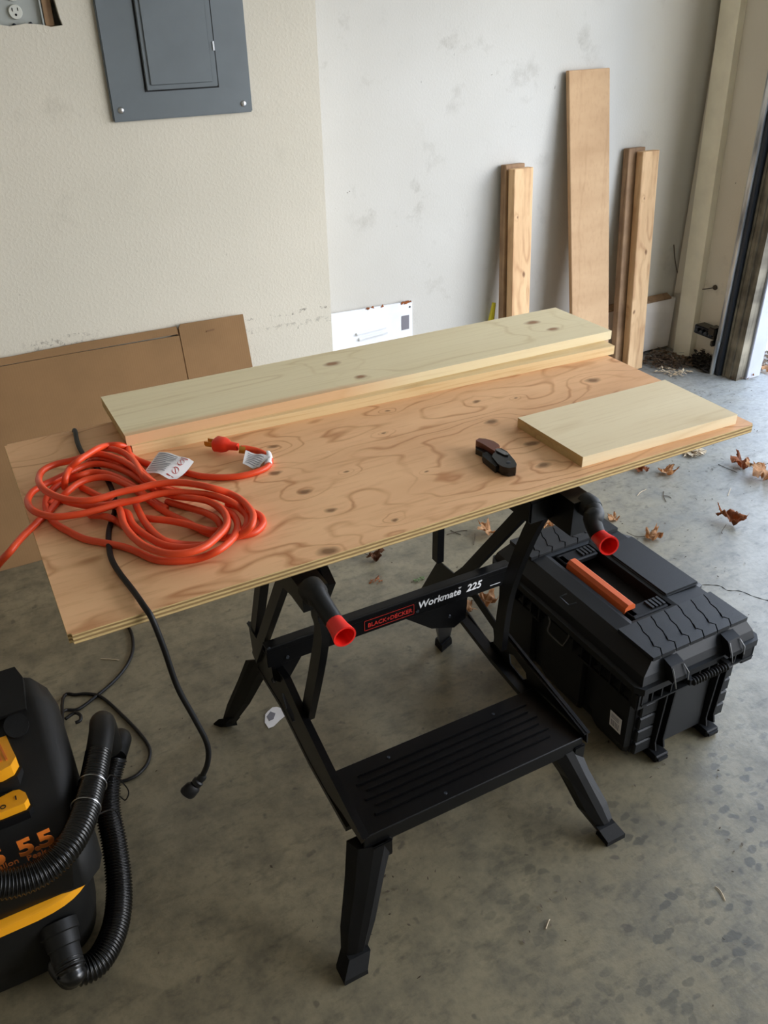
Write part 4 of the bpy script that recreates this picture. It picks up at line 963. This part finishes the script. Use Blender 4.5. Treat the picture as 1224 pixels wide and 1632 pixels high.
s_ = Y.cross(dd).normalized(); rr = []
for q_, w_ in ((.014, .009), (.018, .0125), (L-.004, .0135), (L, .012)):
    rr.append([pA+dd*q_+s_*w_*math.cos(a)+Y*w_*.75*math.sin(a) for a in [2*math.pi*k/14 for k in range(14)]])
loft(bm, rr); pgk = link('plug', bm, M['cord_b'], pc, True)
c2 = [V((-.10, .43, .24)), V((-.06, .56, .08)), F0(100, 1114, .008), F0(122, 1107), F0(145, 1106), F0(165, 1113), F0(195, 1140), F0(222, 1168), F0(238, 1192), F0(236, 1214), F0(222, 1232), F0(205, 1242), F0(190, 1246)]
bm = bmesh.new(); tube(bm, catmull(c2, 6), .0040, 8); link('cord_loop', bm, M['cord_b'], vac, 'all')
bm = bmesh.new(); tube(bm, catmull([T3(104, 1146, .10), T3(112, 1140, .10), T3(120, 1136, .10), T3(128, 1140, .10), T3(128, 1148, .10), T3(120, 1152, .10)], 4), .004, 8); link('cord_loop', bm, M['cord_b'], vac, 'all')
# ------------------------------------------------------------------ leaves and litter on the floor
def leaf(px_, py_, size, rot, mat, label, curl=.5, seed=1, stem=True, up_=.0, fold=0.0, squash=.8):
    size *= 1.15; curl *= 1.35
    c = pick(px_, py_, 'z', 0.004); rnd = random.Random(seed)
    lobes = [(0, 1.0), (52, .86), (-52, .86), (108, .62), (-108, .62)]
    N = 72; outl = []
    for k in range(N):
        a = -180+360*k/N; r = .30
        for la, lr in lobes:
            dlt = abs((a-la+180) % 360-180); r = max(r, lr*max(0, 1-(dlt/30)**1.15*.62)) if dlt < 34 else r
        r *= 1+.10*math.sin(k*2.9+seed)+.07*rnd.uniform(-1, 1)
        if abs(a) > 165: r = .22
        outl.append((r, math.radians(a+90)))
    bm = bmesh.new(); rings = []
    M3 = Matrix.Rotation(math.radians(rot), 3, 'Z')
    fr_ = [0.0, .2, .4, .6, .8, 1.0]
    def P(x, y):
        y2 = y*squash
        z = curl*.55*(x*x*.9+max(0, y2)**2*.5)+.34*noise.noise(V((x*2.6+seed, y*2.6, seed*.7)))+.11*noise.noise(V((x*8, y*8, seed)))
        z += fold*abs(x)
        xx = x*(1-.28*abs(curl)*abs(x)); yy = y2*(1-.2*abs(curl)*abs(y2))
        return M3 @ V((xx*size, yy*size, z*size))
    cen = bm.verts.new(P(0, 0))
    for f in fr_[1:]: rings.append([bm.verts.new(P(f*r*math.cos(a), f*r*math.sin(a))) for r, a in outl])
    for k in range(N): bm.faces.new((cen, rings[0][k], rings[0][(k+1) % N]))
    for a_, b_ in zip(rings, rings[1:]):
        for k in range(N): bm.faces.new((a_[k], b_[k], b_[(k+1) % N], a_[(k+1) % N]))
    r_ = bmesh.ops.solidify(bm, geom=list(bm.faces), thickness=.0006)
    zmin = min(v.co.z for v in bm.verts)
    bmesh.ops.translate(bm, verts=bm.verts, vec=(c.x, c.y, .0008-zmin+up_))
    root = thing('dry_leaf', (c.x, c.y, 0), label, 'leaf', 'dry leaves on the garage floor')
    link('blade', bm, mat, root, 'all')
    if stem:
        bm = bmesh.new(); s0 = M3 @ V((0, -.15*size, .02*size)); s1 = M3 @ V((.05*size, -.6*size, .0)); s2 = M3 @ V((.22*size, -1.05*size, .02))
        b0 = V((c.x, c.y, .004))
        tube(bm, catmull([b0+s0, b0+s1, b0+s2], 5), .0011, 6); link('stem', bm, M['twig'], root, True)
LA, LB, LC = M['leafA'], M['leafB'], M['leafC']
leaf(595, 888, .048, 200, LC, 'brown leaf curled on the floor left of the workbench crossbar lettering', .7, 3)
leaf(779, 850, .055, 80, LA, 'crumpled tan leaf just below the plywood edge above the crossbar end', .9, 5, False)
leaf(742, 980, .060, 10, LA, 'flat tan leaf lying under the right end of the crossbar', .35, 8, False)
leaf(772, 962, .058, -70, LA, 'upturned tan leaf under the crossbar against the tool box', .9, 11, False)
leaf(1035, 856, .060, 230, LA, 'crumpled tan leaf with stem beside the far corner of the tool box', 1.2, 14)
leaf(1160, 834, .085, 290, LB, 'rust coloured curled leaf alone on the open floor', .9, 17, True, 0, 0, .45)
leaf(1185, 742, .070, 40, LB, 'rust and cream leaf just left of the largest edge leaf', .8, 21)
leaf(1216, 758, .095, 100, LA, 'largest pale crinkled leaf at the right edge of the frame', .8, 24)
leaf(1062, 752, .055, 160, LA, 'folded tan leaf near the corner of the plywood', .8, 27, False)
leaf(1022, 748, .045, 120, LB, 'thin brown leaf piece tucked below the plywood edge', .6, 31, False)
leaf(980, 828, .035, 20, LA, 'small tan leaf scrap between the crank and the tool box', .7, 35, False)
leaf(876, 836, .050, 60, LA, 'tan leaf scrap behind the tool box seen past the strut', .7, 39, False)
leaf(1198, 598, .060, 30, LA, 'dry tan leaf at the foot of the white door reveal', .8, 43, False)
leaf(1222, 588, .075, 150, LA, 'orange tan leaf on the threshold at the right edge', .7, 47, False)
def crumbs(name, spots, mat, n, rad, s, zmax, seed, label, cat='debris'):
    rnd = random.Random(seed); bm = bmesh.new()
    for i in range(n):
        cx, cy = rnd.choice(spots); a = rnd.uniform(0, 6.28); r = rad*math.sqrt(rnd.random())
        x, y = cx+r*math.cos(a), cy+r*math.sin(a)*.6; z = zmax*rnd.random()*(1-r/rad)+.0006
        q_ = rnd.uniform(0, 6.28); L_ = s*rnd.uniform(.5, 1.6); w = L_*rnd.uniform(.15, .6)
        u = V((math.cos(q_), math.sin(q_), rnd.uniform(-.2, .5))).normalized(); v = V((-math.sin(q_), math.cos(q_), rnd.uniform(-.2, .4))).normalized()
        c = V((x, y, z+L_*.25))
        pts = [c-u*L_*.5, c+v*w*.5, c+u*L_*.5, c-v*w*.5]
        for p in pts: p.z = max(p.z, .0004)
        prism(bm, pts, (0, 0, .0008))
    return stuff(tag(link(name, bm, mat, origin=(0, 0, 0)), label, cat))
def fl(x, y): p = pick(x, y, 'z', 0); return (p.x, p.y)
corner = [fl(x, y) for x, y in ((1040, 578), (1055, 582), (1070, 584), (1088, 584), (1062, 572), (1048, 570), (1078, 578))]
crumbs('leaf_litter', corner, M['litter'], 520, .065, .022, .06, 1, 'heap of brown leaf litter in the corner below the bracket', 'leaf litter')
crumbs('dark_litter', [fl(x, y) for x, y in ((1106, 578), (1116, 580), (1124, 584), (1132, 590))], M['litter_d'], 700, .055, .022, .07, 2, 'dark damp litter packed against the foot of the beige post', 'leaf litter')
crumbs('pale_litter', [fl(x, y) for x, y in ((1072, 596), (1088, 597), (1056, 592))], M['litter_l'], 90, .05, .016, .02, 3, 'pale dry scraps at the front of the corner heap', 'leaf litter')
crumbs('threshold_litter', [fl(x, y) for x, y in ((1175, 602), (1185, 600), (1197, 594), (1212, 588), (1224, 580), (1236, 574), (1205, 567), (1222, 566), (1238, 560))], M['litter'], 420, .05, .022, .02, 4, 'line of leaf crumbs along the door threshold', 'leaf litter')
crumbs('pale_leaf_clump', [fl(1106, 724)], M['litter_l'], 110, .045, .022, .025, 5, 'pale shredded clump on the floor behind the plywood corner', 'leaf clump')
dsp = [fl(random.uniform(560, 1220), random.uniform(770, 1000)) for _ in range(60)]+[fl(random.uniform(100, 1220), random.uniform(1150, 1600)) for _ in range(40)]+[fl(random.uniform(1080, 1224), random.uniform(610, 800)) for _ in range(50)]
crumbs('floor_crumbs', dsp, M['twig'], 260, .09, .006, .001, 6, 'tiny dark crumbs scattered over the concrete', 'debris')
crumbs('green_sprig', [fl(668, 925)], plain('dull_green', (96, 112, 70), .9), 22, .018, .010, .006, 7, 'tiny green sprig on the floor behind the crossbar', 'plant scrap')
crumbs('rust_crumbs', [fl(601, 926)], M['leafB'], 22, .028, .010, .002, 8, 'crushed rust brown leaf crumbs left of the green sprig', 'debris')
tw = [((1140, 1413), (1156, 1436)), ((1030, 780), (1016, 790)), ((1160, 790), (1165, 778)), ((1058, 783), (1062, 800)), ((712, 852), (745, 845)), ((718, 845), (735, 852)), ((755, 868), (757, 850)), ((1145, 740), (1175, 753)), ((870, 1480), (876, 1465)), ((190, 1052), (160, 1050)), ((1058, 790), (1070, 794))]
for i, (a, b) in enumerate(tw):
    pa_, pb_ = pick(*a, 'z', .0015), pick(*b, 'z', .0015); bm = bmesh.new()
    tube(bm, catmull([pa_, (pa_+pb_)/2+V((.004*(-1)**i, .003, .001)), pb_], 4), lambda k, n: .0011 if k < n-1 else .0006, 6)
    where = ['pale twig alone on the blotchy floor right of the step', 'short pale sliver below the plywood corner', 'white sliver between the rust leaf and the edge leaves', 'dark forked twig upright in view below the plywood corner', 'longer twig behind the crossbar near the crumpled leaf', 'second twig crossing behind the crossbar', 'tiny grass bit in front of the twigs behind the crossbar', 'dark stem running to the largest edge leaf', 'faint grass stalk on the near floor', 'pale straw under the left end of the plywood', 'side branch of the dark forked twig'][i]
    tag(link('twig', bm, M['litter_l'] if i in (0, 1, 2, 8, 9) else M['twig'], None, True), where, 'twig', 'twigs on the garage floor')
# torn silver paper scrap
sp_ = [(423, 1139), (427, 1134), (434, 1128), (441, 1127), (452, 1130), (456, 1140), (446, 1148), (436, 1158), (428, 1161), (422, 1152)]
bm = bmesh.new(); prism(bm, [pick(x, y, 'z', .001) for x, y in sp_], (0, 0, .0012)); pr = tag(link('paper_scrap', bm, M['paper']), 'torn white paper scrap on the floor behind the left side arm', 'paper')
bm = bmesh.new(); prism(bm, [pick(x, y, 'z', .0024) for x, y in ((425, 1142), (431, 1134), (439, 1137), (436, 1146), (429, 1149))], (0, 0, .0004)); link('dark_patch', bm, M['ink'], pr)
